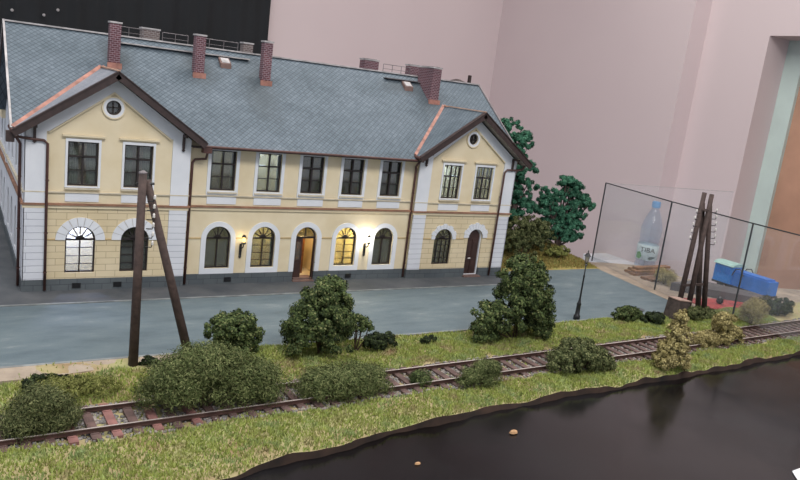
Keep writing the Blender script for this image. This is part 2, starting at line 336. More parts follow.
# asphalt forecourt
t = NT('asphalt'); mp = t.n('ShaderNodeMapping'); mp.inputs['Scale'].default_value = (.55, 1.5, 1); t.l(t.coord(), mp.inputs[0]); n1 = t.noise(.6, 8, mp.outputs[0], .7); c = t.ramp(n1, [(.3, (78, 92, 98)), (.46, (92, 107, 114)), (.6, (102, 116, 121)), (.72, (130, 139, 142))])
c = t.mix(.35, c, t.ramp(t.noise(30, 3), [(.35, (120, 120, 120)), (.65, (255, 255, 255))]), 'MULTIPLY'); t.base(c); t.b.inputs['Roughness'].default_value = .7; t.bump(t.noise(25, 3), .25, .03); M['asphalt'] = t.m
t = NT('pavement'); n1 = t.noise(.5, 6); t.base(t.ramp(n1, [(.3, (62, 68, 74)), (.7, (90, 92, 95))])); t.b.inputs['Roughness'].default_value = .85; t.bump(t.noise(25, 3), .25, .03); M['pavement'] = t.m
M['kerb'] = simple('kerb_stone', (128, 132, 132), .9, .2, 1.2)
structure(MB().slab([(-9, -9.45, 0), (38.3, -9.45, 0), (39.0, -9.0, 0), (39.4, -7.1, 0), (40.6, 0, 0), (41, 2.9, 0), (41, 3.6, 0), (30, 3.6, 0), (30, -2.1, 0), (-9, -2.1, 0)], .32).build('ground_forecourt', 'asphalt'))
structure(MB().slab([(-9, -2.1, .03), (30.6, -2.1, .03), (30.6, 30, .03), (-9, 30, .03)], .35).build('ground_pavement', 'pavement'))
structure(MB().box(-9, 30.7, -2.2, -2.08, -.2, .05).build('trim_1', 'kerb'))
o = structure(MB().slab([(-9, -9.5, .03), (-9, -11.0, .03), (0, -10.75, .03), (3.2, -10.3, .03), (6, -9.9, .03), (6, -9.5, .03)], .3).build('ground_path', simple('sandy_path', (158, 144, 128), .95, .1, 1.2, bump=.3)))
structure(MB().box(-9, 38.3, -9.58, -9.42, -.2, .04).build('trim_2', 'kerb'))
o = MB().lathe((0, 0, 0), [(.62, 0), (.66, .03), (.5, .035)], 20).build('manhole_cover', simple('iron_cover', (62, 66, 72), .6, .2, 3)); o.location = (34.6, -8.45, .0); o.scale = (1, .7, 1)
tag(o, 'dark oval drain cover set in the asphalt near the green hedge clumps', 'drain cover')
# ground beyond the glass
structure(MB().slab([(41.1, 2.9, -.02), (39.5, -7.2, -.02), (39.1, -9.45, -.02), (62, -9.45, -.02), (62, -8.8, -.02), (53, -5.6, -.02), (47.4, -4.4, -.02), (47.3, -2.0, -.02), (47.2, 1.2, -.02), (43.2, 2.7, -.02)], .3).build('ground_far', simple('tan_gravel', (150, 136, 120), .95, .2, .8, bump=.3)))
# ============================================================= RAILWAY TRACK
M['sleeper'] = simple('sleeper_brown', (96, 76, 72), .9, .3, 1.7, bump=.3); M['rail'] = simple('rail_rust', (84, 62, 56), .5, .25, 2, metal=.3); M['railtop'] = simple('rail_top', (206, 196, 190), .35, .1, 2, metal=.4)
X0, X1 = -8, 56
track = thing('railway_track', 'single rusty railway track with brown sleepers crossing the foreground grass', 'railway track', (0, 0, 0))
ta = math.atan(.024)
for sgn in (-1, 1):
    a = lambda x: Vector((x, trk(x)+sgn*.76, 0))
    rb = MB(); p0, p1 = a(X0), a(X1)
    rb.beam(p0+Vector((0, 0, .055)), p1+Vector((0, 0, .055)), .15, .03).beam(p0+Vector((0, 0, .11)), p1+Vector((0, 0, .11)), .04, .1).beam(p0+Vector((0, 0, .165)), p1+Vector((0, 0, .165)), .08, .04)
    o = rb.build('rail', 'rail', track); 
    MB().beam(p0+Vector((0, 0, .188)), p1+Vector((0, 0, .188)), .06, .008).build('rail_head', 'railtop', o)
base = None; k = 0; x = X0+.3; q = 0
reds = simple('sleeper_reddish', (136, 96, 90), .9, .2, 2)
while x < X1-.3:
    if base is None:
        base = MB().box(-.15, .15, -1.25, 1.25, -.12, .04).box(-.12, .12, -.92, -.60, .04, .055).box(-.12, .12, .60, .92, .04, .055).build('sleeper', 'sleeper', track); o = base
        base2 = base.data.copy(); base2.materials[0] = reds
    else:
        o = base.copy(); C.objects.link(o)
        if 0 < x < 5.2 and q % 2 == 0: o.data = base2; o['label'] = 'reddish sleeper'
    o.location = (x, trk(x), random.uniform(-.01, .01)); o.rotation_euler.z = ta+random.uniform(-.02, .02); x += .66; q += 1
# ballast
nb = 9000; bx = rng.uniform(X0, X1, nb); by = trk(bx)+np.clip(rng.normal(0, .75, nb), -1.25, 1.25); bz = terr(bx, by)+.02
t = NT('ballast_stone'); g = t.n('ShaderNodeNewGeometry'); t.base(t.ramp(g.outputs['Random Per Island'], [(0, (92, 90, 90)), (.5, (128, 124, 122)), (1, (156, 146, 138))])); t.b.inputs['Roughness'].default_value = .9; M['ballast'] = t.m
cube = np.array([(-1, -1, -1), (1, -1, -1), (1, 1, -1), (-1, 1, -1), (-.7, -.7, 1), (.7, -.7, 1), (.7, .7, 1), (-.7, .7, 1)], float)
qf = np.array([(3, 2, 1, 0), (4, 5, 6, 7), (0, 1, 5, 4), (1, 2, 6, 5), (2, 3, 7, 6), (3, 0, 4, 7)])
sz = rng.uniform(.03, .075, (nb, 1, 3)); th = rng.uniform(0, 6.28, nb); cu = cube[None]*sz
cs, sn = np.cos(th)[:, None], np.sin(th)[:, None]
X_ = cu[:, :, 0]*cs-cu[:, :, 1]*sn; Y_ = cu[:, :, 0]*sn+cu[:, :, 1]*cs; V = np.stack([X_+bx[:, None], Y_+by[:, None], cu[:, :, 2]+bz[:, None]], -1)
me = bpy.data.meshes.new('ballast'); me.vertices.add(nb*8); me.vertices.foreach_set('co', V.astype(np.float32).ravel()); F = (qf[None]+(np.arange(nb)*8)[:, None, None]).reshape(-1)
me.loops.add(len(F)); me.loops.foreach_set('vertex_index', F.astype(np.int32)); me.polygons.add(nb*6); me.polygons.foreach_set('loop_start', np.arange(0, len(F), 4, dtype=np.int32)); me.update(calc_edges=True); me.materials.append(M['ballast'])
o = bpy.data.objects.new('track_ballast', me); C.objects.link(o); tag(o, 'grey stone ballast lying between and beside the sleepers', 'ballast', kind='stuff')
# ============================================================= STATION BUILDING
L, WR, D = 30.0, 7.75, .25; XM, SM, AA, WU, WL = 15.05, 2.667, 1.316, 1.41, 1.41
CL, CR = WR/2, L-WR/2; U0, U1, A0, A1 = 5.38, 7.58, .92, 3.34; ZS = 4.46; EZ = 8.02; AZ = 11.0; DEP = 12.7
SL = (12.93-7.8)/6.85
st = thing('station_building', 'two storey cream railway station with slate roof and two front gables', 'building', (0, 0, 0))
mids = [XM+(i-2)*SM for i in range(5)]
def part(mb, name, mat, parent=st, label=None, smooth=False):
    o = mb.build(name, mat, parent, smooth)
    if label: o['label'] = label
    return o
# walls (with real openings)
def gable_poly(x0, x1, zb): xc = (x0+x1)/2; return [(x0, zb), (x1, zb), (x1, EZ), (xc, AZ-.25), (x0, EZ)]
for x0, xc in ((0, CL), (L-WR, CR)):
    x1 = x0+WR
    holes = [rect(xc-AA, WU, U0, U1), rect(xc+AA, WU, U0, U1), circle(xc, 9.35, .36)]
    part(MB().plate([gable_poly(x0, x1, ZS)]+holes, 0, .35), 'gable_wall', 'cream')
    lh = [arch(xc-AA, WL, A0, A1), arch(xc+AA, WL, A0, A1)]
    if xc > 15: lh[1] = arch(xc+AA, 1.2, .12, A1)
    if xc > 15:
        lw = [[(x0, .62), (xc+AA-.6, .62), (xc+AA-.6, .12), (xc+AA+.6, .12), (xc+AA+.6, .62), (x1, .62), (x1, ZS), (x0, ZS)], lh[0]]
        # door opening joined to the outline
        rr = .6; zsd = A1-rr; a_ = [(xc+AA-.6, .62)]+[(xc+AA+rr*math.cos(math.pi*(1-i/12)), zsd+rr*math.sin(math.pi*(1-i/12))) for i in range(13)]+[(xc+AA+.6, .62)]
        lw = [[(x0, .62)]+a_+[(x1, .62), (x1, ZS), (x0, ZS)], lh[0]]
    else: lw = [rect(xc, WR, .62, ZS)]+lh
    part(MB().plate(lw, 0, .35), 'ground_floor_wall', 'ashlar')
mw = L-2*WR
part(MB().plate([rect(15, mw, ZS, 7.95)]+[rect(x, WU, U0-.03, U1-.03) for x in mids], D, D+.35), 'upper_wall', 'cream')
rr = .68; xd = mids[2]-.02; zsd = A1-rr
dn = [(xd-rr, .62)]+[(xd+rr*math.cos(math.pi*(1-i/12)), zsd+rr*math.sin(math.pi*(1-i/12))) for i in range(13)]+[(xd+rr, .62)]
part(MB().plate([[(WR, .62)]+dn+[(L-WR, .62), (L-WR, ZS), (WR, ZS)]]+[arch(mids[i], WL, A0, A1) for i in (0, 1, 3, 4)], D, D+.35), 'ground_floor_wall', 'cream')
# plinth
DX = CR+AA
part(MB().box(-.06, WR+.06, -.06, .35, 0, .62).box(WR, xd-rr, D-.06, D+.35, 0, .62).box(xd+rr, L-WR, D-.06, D+.35, 0, .62).box(L-WR-.06, DX-.6, -.06, .35, 0, .62).box(DX+.6, L+.06, -.06, .35, 0, .62)
     .box(-.06, .3, .35, DEP, 0, .62).box(L-.3, L+.06, .35, DEP, 0, .62), 'plinth', 'plinth')
for x, y in ((2.43, 0), (4.41, 0), (10.38, D), (18.08, D)):
    part(MB().box(x-.2, x+.2, y-.1, y-.05, .14, .4), 'plinth_vent', 'black')
# end walls + back wall + side risalit at left
endp = [(0.35, .62), (DEP, .62), (DEP, 7.9), (6.35, 12.7), (.35, 8.2)]; endl = [(0.35, .62), (21, .62), (21, 8), (16.8, 10.6), (13.2, 8.2), (DEP, 7.9), (6.35, 12.7), (.35, 8.2)]
WY = (2.4, 5.2, 8.0, 10.8, 14.5, 17.5)
sideholes = [arch(y, 1.3, .95, 3.3) for y in WY]+[rect(y, 1.3, 5.4, 7.6) for y in WY]
part(MB().plate([endl]+sideholes, 0, .35, 'x'), 'end_wall', 'white')
part(MB().plate([endp], L-.35, L, 'x'), 'end_wall', 'cream')
part(MB().box(-.15, 0, .0, 21, 4.42, 4.58), 'side_ledge', 'string'); part(MB().box(-.1, 0, .0, 21, 4.95, 5.1), 'side_sill_ledge', 'sill')
part(MB().box(-.28, 0, 13.2, 21, 7.2, 8.0), 'side_cornice', 'cream'); part(MB().box(-.06, 0, 12.2, 13.2, .62, 9.6), 'side_pilaster', 'white'); part(MB().box(-.06, .3, 12.7, 21, 0, .62), 'side_plinth', 'plinth')
part(MB().box(.35, 8, 20.65, 21, 0, 8).box(7.65, 8, 12.7, 20.65, 0, 8), 'rear_wing_wall', 'cream')
part(MB().slab([(-.4, 12.9, 8.0), (8.4, 12.9, 8.0), (8.4, 16.9, 10.8), (-.4, 16.9, 10.8)], .12).slab([(-.4, 16.9, 10.8), (8.4, 16.9, 10.8), (8.4, 21.3, 7.9), (-.4, 21.3, 7.9)], .12), 'rear_wing_roof', 'slate_main')
part(MB().box(0, L, DEP-.35, DEP, 0, 7.9), 'back_wall', 'cream')
for y in WY:
    for nm, lp in (('a', arch(y, 1.3, .95, 3.3)), ('r', rect(y, 1.3, 5.4, 7.6))):
        w = part(MB().plate([lp, [(y+(a-y)*.82, (b-2.1 if nm == 'a' else b-6.5)*.9+(2.1 if nm == 'a' else 6.5)) for a, b in lp]], .12, .2, 'x').box(.12, .2, y-.04, y+.04, (.95 if nm == 'a' else 5.4), (3.3 if nm == 'a' else 7.6)), 'window', 'frame')
        MB().plate([lp], .2, .22, 'x').build('pane', 'pane', w)
# interior
part(MB().box(.35, L-.35, 3.1, 3.2, .1, 8).box(.35, L-.35, .7, 3.1, 4.35, 4.45).box(.35, L-.35, .4, DEP-.4, .05, .12).box(.35, L-.35, .7, 3.1, 7.9, 7.98)
     
     .box(4.3, 4.34, .4, 3.1, .1, 4.4).box(7.7, 7.8, .62, 3.1, .1, 8).box(11.0, 11.1, .62, 3.1, .1, 8).box(13.7, 13.8, .62, 3.1, .1, 8).box(16.3, 16.4, .62, 3.1, .1, 4.4).box(19.0, 19.1, .62, 3.1, .1, 4.4).box(22.3, 22.4, .4, 3.1, .1, 8).box(26.1, 26.2, .4, 3.1, .1, 4.4), 'interior_walls', 'interior')
# pilasters / quoins
for x0, x1, up in ((0, .86, 1), (WR-.86, WR, 1), (L-WR, L-WR+.85, 1), (L-.95, L, 1)):
    part(MB().box(x0-.04, x1+.04, -.09, .0, .62, ZS), 'quoin', 'quoin')
    part(MB().box(x0-.04, x1+.04, -.09, .0, ZS, 8.0), 'pilaster', 'white')
part(MB().box(-.05, .0, -.09, .9, .62, ZS), 'quoin', 'quoin'); part(MB().box(-.05, 0, -.09, .9, ZS, 8.0), 'pilaster', 'white')
part(MB().box(L, L+.05, -.09, .9, .62, ZS), 'quoin', 'quoin'); part(MB().box(L, L+.05, -.09, .9, ZS, 8.0), 'pilaster', 'white')
# raking white frieze under the verges
for x0, xc in ((0, CL), (L-WR, CR)):
    x1 = x0+WR
    part(MB().plate([[(x0-.04, 8.0), (x0+1.0, 8.0), (xc, 10.12), (x1-1.0, 8.0), (x1+.04, 8.0), (x1+.04, EZ+.02), (xc, AZ-.22), (x0-.04, EZ+.02)]], -.085, 0), 'raking_frieze', 'white')
    part(MB().plate([[(x0+.98, 7.96), (x0+1.05, 7.94), (xc, 10.02), (x1-1.05, 7.94), (x1-.98, 7.96), (xc, 10.13)]], -.12, -.02), 'frieze_moulding', 'cream')
# ledges
def ledge(z, h, dep, mat, nm):
    for a, b_, y in ((-.0, WR, 0), (WR, L-WR, D), (L-WR, L, 0)):
        part(MB().box(a-(dep if y == 0 else 0), b_+(dep if y == 0 else 0), y-dep, y, z, z+h), nm, mat)
ledge(ZS-.05, .1, .17, 'string', 'string_course'); ledge(ZS-.2, .14, .1, 'cream', 'string_moulding'); ledge(5.03, .06, .1, 'sill', 'sill_ledge')
for a, b_, y in ((1.05, CL-AA-.7, 0), (CL-AA+.7, CL+AA-.7, 0), (CL+AA+.7, WR-1.05, 0)): pass
imp = MB(); zi = 2.63
def seg(y, xs, cuts):
    x = xs[0]
    for c0, c1 in cuts: imp.box(x, c0, y-.04, y, zi, zi+.07); x = c1
    imp.box(x, xs[1], y-.04, y, zi, zi+.07)
seg(0, (1.0, WR-1.0), [(CL-AA-1.05, CL-AA+1.05), (CL+AA-1.05, CL+AA+1.05)])
seg(D, (WR, L-WR), [(x-.98, x+.98) for x in mids])
seg(0, (L-WR+.95, L-1.0), [(CR-AA-1.0, CR-AA+1.0), (CR+AA-.95, CR+AA+.95)])
part(imp, 'impost_band', simple('impost_tan', (184, 160, 118), .8, .1, 2))
# window factory
def window(xc, z0, z1, w, y, kind, arch_=False, curtain=None):
    zs = z1-w/2 if arch_ else None; out = arch(xc, w, z0, z1) if arch_ else rect(xc, w, z0, z1); fw = .075
    inn = arch(xc, w-2*fw, z0+fw, z1-fw) if arch_ else rect(xc, w-2*fw, z0+fw, z1-fw)
    b = MB().plate([out, inn], y+.12, y+.24); y0, y1 = y+.13, y+.21
    if arch_:
        b.box(xc-w/2+fw, xc+w/2-fw, y0, y1, zs-.05, zs+.05)
        nv = 1 if kind != 'grid' else 3
        for k in range(nv):
            xx = xc-w/2+w*(k+1)/(nv+1); t_ = .032 if nv == 1 else .02; b.box(xx-t_, xx+t_, y0, y1, z0+fw, zs)
        for k in range(1, 4 if kind != 'plain' else 1):
            zz = z0+(zs-z0)*k/4; b.box(xc-w/2+fw, xc+w/2-fw, y0+.02, y1-.02, zz-.018, zz+.018)
        for a in (30, 60, 90, 120, 150) if kind != 'plain' else (60, 90, 120):
            ar = math.radians(a); b.beam((xc, y+.17, zs), (xc+(w/2-.08)*math.cos(ar), y+.17, zs+(w/2-.08)*math.sin(ar)), .05, .035, (0, 1, 0))
        b.plate([[(xc+.22*math.cos(math.pi*i/8), zs+.22*math.sin(math.pi*i/8)) for i in range(9)]], y0, y1)
    else:
        zt = z0+(z1-z0)*.66; b.box(xc-w/2+fw, xc+w/2-fw, y0-.02, y1, zt-.045, zt+.045)
        b.box(xc-.045, xc+.045, y0-.02, y1, z0+fw, zt); b.box(xc-.045, xc+.045, y0, y1, zt, z1-fw)
        if kind == 'grid':
            for s in (-1, 1): b.box(xc+s*w*.25-.016, xc+s*w*.25+.016, y0, y1, z0+fw, z1-fw)
            zz = z0+(zt-z0)*.5; b.box(xc-w/2+fw, xc+w/2-fw, y0, y1, zz-.022, zz+.022)
        else:
            zz = z0+(zt-z0)*.52; b.box(xc-w/2+fw, xc+w/2-fw, y0, y1, zz-.02, zz+.02)
    wo = part(b, 'window', 'frame'); MB().plate([out], y+.25, y+.27).build('pane', 'pane', wo)
    if curtain:
        mat, cov = curtain; v = []; fa = []; n = 24
        for sx in (-1, 1):
            o_ = len(v)
            for i in range(n+1):
                x = xc+sx*(w/2+.05-(w/2)*cov*i/n); yy = y+.31+.03*math.sin(i*1.3)
                v += [(x, yy, z0-.05), (x, yy, z1+.02)]
            fa += [(o_+2*i, o_+2*i+2, o_+2*i+3, o_+2*i+1) for i in range(n)]
        MB().add(v, fa).build('curtain', mat, wo, True)
    return wo
# upper windows
for xc, y, kind, cur_ in [(CL-AA, 0, 'two', ('curtain', .8)), (CL+AA, 0, 'two', ('curtain', .7))]+[(mids[i], D, 'two', [('curtain', .35), ('curtain_refl', .3), ('curtain', .25), ('curtain', .3), ('curtain', .3)][i]) for i in range(5)]+[(CR-AA, 0, 'grid', None), (CR+AA, 0, 'grid', None)]:
    dz = -.03 if y else 0
    window(xc, U0+dz, U1+dz, WU, y, kind, False, cur_)
    if y == 0:
        part(MB().plate([rect(xc, WU+.22, U0-.08, U1+.14), rect(xc, WU, U0, U1)], -.06, 0), 'window_surround', 'white')
        part(MB().box(xc-.98, xc+.98, -.17, -.0, U1+.24, U1+.32).box(xc-.92, xc+.92, -.11, 0, U1+.18, U1+.24), 'window_hood', 'cream')
        part(MB().box(xc-.82, xc+.82, -.14, 0, U0-.16, U0-.1), 'window_sill', 'sill'); part(MB().box(xc-.78, xc+.78, -.05, 0, 4.6, 5.03), 'apron_panel', 'white')
    else:
        part(MB().plate([rect(xc, WU+.36, 5.1, 7.8), rect(xc, WU, U0-.03, U1-.03)], D-.05, D), 'window_surround', 'white')
        part(MB().box(xc-.82, xc+.82, D-.14, D, U0-.18, U0-.1), 'window_sill', 'sill'); part(MB().box(xc-.82, xc+.82, D-.05, D, 4.6, 5.0), 'apron_panel', 'white')
# ground-floor windows
for xc, kind, c_ in ((CL-AA, 'fan', None), (CL+AA, 'fan', None)):
    window(xc, A0, A1, WL, 0, kind, True, c_)
window(CR-AA, A0, A1, WL, 0, 'grid', True, None)
for i, kind, c_ in ((0, 'plain', None), (1, 'fan', ('curtain', .3)), (3, 'fan', None), (4, 'plain', None)): window(mids[i], A0, A1, WL, D, kind, True, c_)
# arch surrounds
def arcband(xc, r0, r1, zs, n=18): return [(xc+r1*math.cos(math.pi*i/n), zs+r1*math.sin(math.pi*i/n)) for i in range(n+1)]+[(xc+r0*math.cos(math.pi*(n-i)/n), zs+r0*math.sin(math.pi*(n-i)/n)) for i in range(n+1)]
for xc, w in ((CL-AA, WL), (CL+AA, WL), (CR-AA, WL), (CR+AA, 1.2)):
    zs = A1-w/2; b = MB(); n = 11 if xc > 15 else 9
    for k in range(n):
        a0 = math.pi*k/n+.012; a1 = math.pi*(k+1)/n-.012; ro = 1.16 if xc < 15 else (1.05 if k % 2 else .98)
        b.plate([[(xc+ro*math.cos(a0), zs+ro*math.sin(a0)), (xc+ro*math.cos((a0+a1)/2), zs+ro*math.sin((a0+a1)/2)), (xc+ro*math.cos(a1), zs+ro*math.sin(a1)), (xc+w/2*math.cos(a1), zs+w/2*math.sin(a1)), (xc+w/2*math.cos((a0+a1)/2), zs+w/2*math.sin((a0+a1)/2)), (xc+w/2*math.cos(a0), zs+w/2*math.sin(a0))]], -.07, 0)
    part(b, 'arch_surround', 'white')
for i, xc in enumerate(mids):
    w = WL if i != 2 else 2*rr; zs = A1-w/2; r1 = .98; n = 18; zb = .62
    out = [(xc+r1, zb)]+[(xc+r1*math.cos(math.pi*k/n), zs+r1*math.sin(math.pi*k/n)) for k in range(n+1)]+[(xc-r1, zb)]
    if i == 2: inn = [(xc-w/2, zb)]+[(xc+w/2*math.cos(math.pi*(n-k)/n), zs+w/2*math.sin(math.pi*(n-k)/n)) for k in range(n+1)]+[(xc+w/2, zb)]; part(MB().plate([out+inn], D-.06, D), 'arch_surround', 'white')
    else: part(MB().plate([out, arch(xc, w, A0, A1)], D-.06, D), 'arch_surround', 'white')
# doors
b = MB(); dzs = zsd
b.plate([arch(xd, 2*rr, .1, A1), arch(xd, 2*rr-.16, .18, A1-.08)], D+.14, D+.26).box(xd-rr, xd+rr, D+.15, D+.24, dzs-.06, dzs+.06).box(xd-.03, xd+.03, D+.16, D+.22, dzs, A1)
dfm = part(b, 'door_frame', 'frame'); MB().plate([[(xd-rr, dzs)]+[(xd+rr*math.cos(math.pi*(12-k)/12), dzs+rr*math.sin(math.pi*(12-k)/12)) for k in range(13)]], D+.27, D+.29).build('fanlight', 'pane', dfm)
# closed inner leaf part (left) and leaf swung open (right)
b = MB().plate([rect(xd-.36, .52, .18, dzs-.06), rect(xd-.36, .3, 1.3, 2.4)], D+.18, D+.25).box(xd-.5, xd-.22, D+.15, D+.2, .4, 1.1)
d1 = part(b, 'door', 'door_dark'); MB().box(xd-.52, xd-.2, D+.2, D+.22, 1.28, 2.42).build('door_pane', 'pane', d1)
b = MB().plate([[(-.5, 0), (.0, 0), (0, 2.4), (-.5, 2.4)], [(-.42, 1.2), (-.08, 1.2), (-.08, 2.2), (-.42, 2.2)]], -.03, .03); d2 = part(b, 'door', 'door_dark'); d2.location = (xd+rr-.02, D+.1, .2); d2.rotation_euler.z = math.radians(65)
MB().box(-.42, -.08, -.008, .008, 1.2, 2.2).build('door_pane', 'pane', d2); MB().tube([(-.46, -.02, 1.05), (-.46, -.1, 1.05), (-.36, -.1, 1.05)], .015, 6).build('door_handle', 'thin', d2)
part(MB().box(xd-.1, xd+.55, D+1.3, D+1.36, .12, 2.4).box(xd-.02, xd+.46, D+1.27, D+1.3, .3, 1.1).box(xd-.02, xd+.46, D+1.27, D+1.3, 1.3, 2.2), 'inner_door', 'door')
part(MB().box(xd-rr, xd+rr, D-.25, D+.6, 0, .11).box(xd-rr+.1, xd+rr, D-.02, D+.6, .11, .2), 'door_step', 'step')
b = MB().plate([arch(DX, 1.2, .1, A1), arch(DX, 1.08, .16, A1-.06)], .12, .26); d3 = part(b, 'door_frame', 'white')
b = MB().plate([arch(DX-.03, 1.06, .15, A1-.07)], .2, .26).box(DX-.46, DX-.1, .17, .2, .4, 1.2).box(DX+.04, DX+.4, .17, .2, .4, 1.2).box(DX-.46, DX-.1, .17, .2, 1.4, 2.4).box(DX+.04, DX+.4, .17, .2, 1.4, 2.4).box(DX-.05, DX, .16, .2, .15, 2.6)
d4 = part(b, 'door', 'door_dark'); MB().tube([(DX-.12, .17, 1.28), (DX-.12, .08, 1.28), (DX-.3, .08, 1.28)], .035, 8).build('door_handle', 'porcelain', d4)
part(MB().box(DX-.7, DX+.7, -.3, .15, 0, .12), 'door_step', 'step')
# round gable windows
for xc in (CL, CR):
    b = MB().plate([circle(xc, 9.35, .36), circle(xc, 9.35, .28)], .08, .18).box(xc-.03, xc+.03, .1, .16, 9.05, 9.65).box(xc-.3, xc+.3, .1, .16, 9.32, 9.38)
    w = part(b, 'window', 'frame'); MB().plate([circle(xc, 9.35, .3)], .19, .21).build('pane', 'pane', w)
    part(MB().plate([circle(xc, 9.35, .5), circle(xc, 9.35, .36)], -.06, 0), 'window_surround', 'white'); part(MB().plate([circle(xc, 9.35, .56), circle(xc, 9.35, .5)], -.09, 0), 'ring_moulding', 'cream')
# ---- roofs
RZ = 12.93; XL, XR = -.6, L+.6; YE = -.5; TH = .16
def mz(y): return 7.8+(y-YE)*SL
main = MB()
# front plane with the cross gables cut out is simplest as a full plane: the cross gables sit on it
HW = 4.41; GA = 11.1; GE = 8.02; GS = (GA-GE)/HW; YB = YE+(GA-7.8)/SL; YG = YE+(GE-7.8)/SL; YF = -.9
cut = [(XL, YG, GE), (CL-HW, YG, GE), (CL, YB, GA), (CL+HW, YG, GE), (CL+HW, YE, 7.8), (CR-HW, YE, 7.8), (CR-HW, YG, GE), (CR, YB, GA), (CR+HW, YG, GE), (XR, YG, GE), (XR, 6.35, RZ), (XL, 6.35, RZ)]
main.slab(cut, .08).slab([(XL, 6.35, RZ), (XR, 6.35, RZ), (XR, 13.2, 7.8), (XL, 13.2, 7.8)], .08)
roof = part(main, 'roof', 'slate_main')
MB().beam((XL-.03, 6.35, RZ+.03), (XR+.03, 6.35, RZ+.03), .3, .08).build('ridge_cap', 'tin', roof)
for x in (XL-.02, XR+.02):
    MB().beam((x, YG-.02, GE+.02), (x, 6.35, RZ+.04), .1, .1).beam((x, 13.2, 7.82), (x, 6.35, RZ+.04), .1, .1).build('verge_strip', 'tin' if x < 0 else 'thin', roof)
    sx = .06 if x > 0 else -.0
    MB().beam((x, YG, GE-.18), (x, 6.35, RZ-.16), .08, .24).beam((x, 13.2, 7.62), (x, 6.35, RZ-.16), .08, .24).build('bargeboard', 'brown', roof)
HW = 4.41; GA = 11.1; GE = 8.02; GS = (GA-GE)/HW; YB = YE+(GA-7.8)/SL; YG = YE+(GE-7.8)/SL; YF = -.9
for xc in (CL, CR):
    b = MB(); lift = .05
    for s in (-1, 1): b.slab([(xc, YF, GA+lift), (xc, YB, GA+lift), (xc+s*HW, YG, GE+lift), (xc+s*HW, YF, GE+lift)], TH)
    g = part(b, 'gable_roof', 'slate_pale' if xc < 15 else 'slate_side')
    MB().beam((xc, YF, GA+.1), (xc, YB, GA+.1), .14, .06).build('ridge_cap', simple('pale_copper', (186, 150, 128), .6, .15, 2), g)
    for s in (-1, 1):
        MB().beam((xc, YB, GA+.1), (xc+s*HW, YG, GE+.08), .26, .06, (0, -.6, .8)).build('valley_flashing', 'flash', g)
        MB().beam((xc-s*.05, YF-.03, GA-.12), (xc+s*(HW+.05), YF-.03, GE-.15), .09, .34, (0, 1, 0) if 0 else (0, 0, 1)).build('bargeboard', 'brown', g)
        MB().beam((xc, YF+.02, GA+.06), (xc+s*(HW+.05), YF+.02, GE+.05), .3, .05).build('verge_strip', 'brown', g)
        # soffit lining and bracket
        MB().beam((xc, -.42, GA-.17), (xc+s*HW, -.42, GE-.17), .84, .04, (s*GS, 0, 1)).build('soffit', simple('soffit_grey', (150, 140, 132), .8, .1, 2), g)
        xb = xc+s*3.5; MB().box(xb-.06, xb+.06, -.75, -.09, 8.18, 8.3).box(xb-.06, xb+.06, -.22, -.09, 7.55, 8.2).lathe((xb, -.16, 7.4), [(.02, 0), (.1, .08), (.02, .17)], 8).build('bracket', 'brown', g)
        # boxed side eave / gutter
        MB().tube([(xc+s*(HW+.05), YF, GE-.05), (xc+s*(HW+.05), (YG if (s > 0) == (xc < 15) else 1.2), GE-.05)], .1, 8).build('gutter', 'pipe', g)
# main eave: soffit, gutter
for a, b_ in ((WR+.55, L-WR-.55),):
    part(MB().tube([(a, YE-.05, 7.79), (b_, YE-.05, 7.79)], .07, 10), 'gutter', 'pipe'); part(MB().box(a-.5, b_+.5, YE+.02, D, 7.68, 7.72).box(a-.5, b_+.5, YE-.0, YE+.04, 7.68, 7.76), 'soffit', 'brown')
    part(MB().box(a-.5, b_+.5, D-.06, D, 7.6, 7.7), 'cornice', 'cream')
# downpipes
def pipe(pts, rr=.07):
    o = part(MB().tube(pts, rr, 8), 'downpipe', 'pipe', smooth=True)
    for z in (1.0, 3.0, 5.6):
        x, y, _ = pts[-1]; MB().lathe((x, y, z), [(rr+.02, 0), (rr+.02, .06)], 8).build('pipe_collar', 'pipe', o)
pipe([(-.5, -.45, 7.9), (-.5, -.3, 7.7), (-.1, -.17, 7.62), (.78, -.17, 7.55), (.94, -.17, 7.4), (.96, -.17, .1)])
pipe([(8.6, -.45, 7.65), (8.6, -.1, 7.1), (8.1, D-.12, 7.0), (7.97, D-.12, 6.85), (7.95, D-.12, .1)])
pipe([(21.9, -.45, 7.65), (21.95, -.1, 7.45), (22.05, D-.12, 7.3), (22.08, D-.12, 7.1), (22.08, D-.12, .1)])
pipe([(30.5, -.4, 7.9), (30.4, -.3, 7.6), (30.0, -.17, 7.5), (29.2, -.17, 7.5), (29.0, -.17, 7.3), (28.95, -.17, .1)])
pipe([(-.5, .5, 7.7), (-.25, .7, 7.4), (-.16, .8, 7.2), (-.16, .8, .1)])
part(MB().box(-.85, -.5, -.75, -.35, 7.45, 7.95), 'rainwater_hopper', 'brown'); part(MB().box(8.3, 8.75, -.62, -.2, 7.45, 7.75), 'rainwater_hopper', 'pipe')
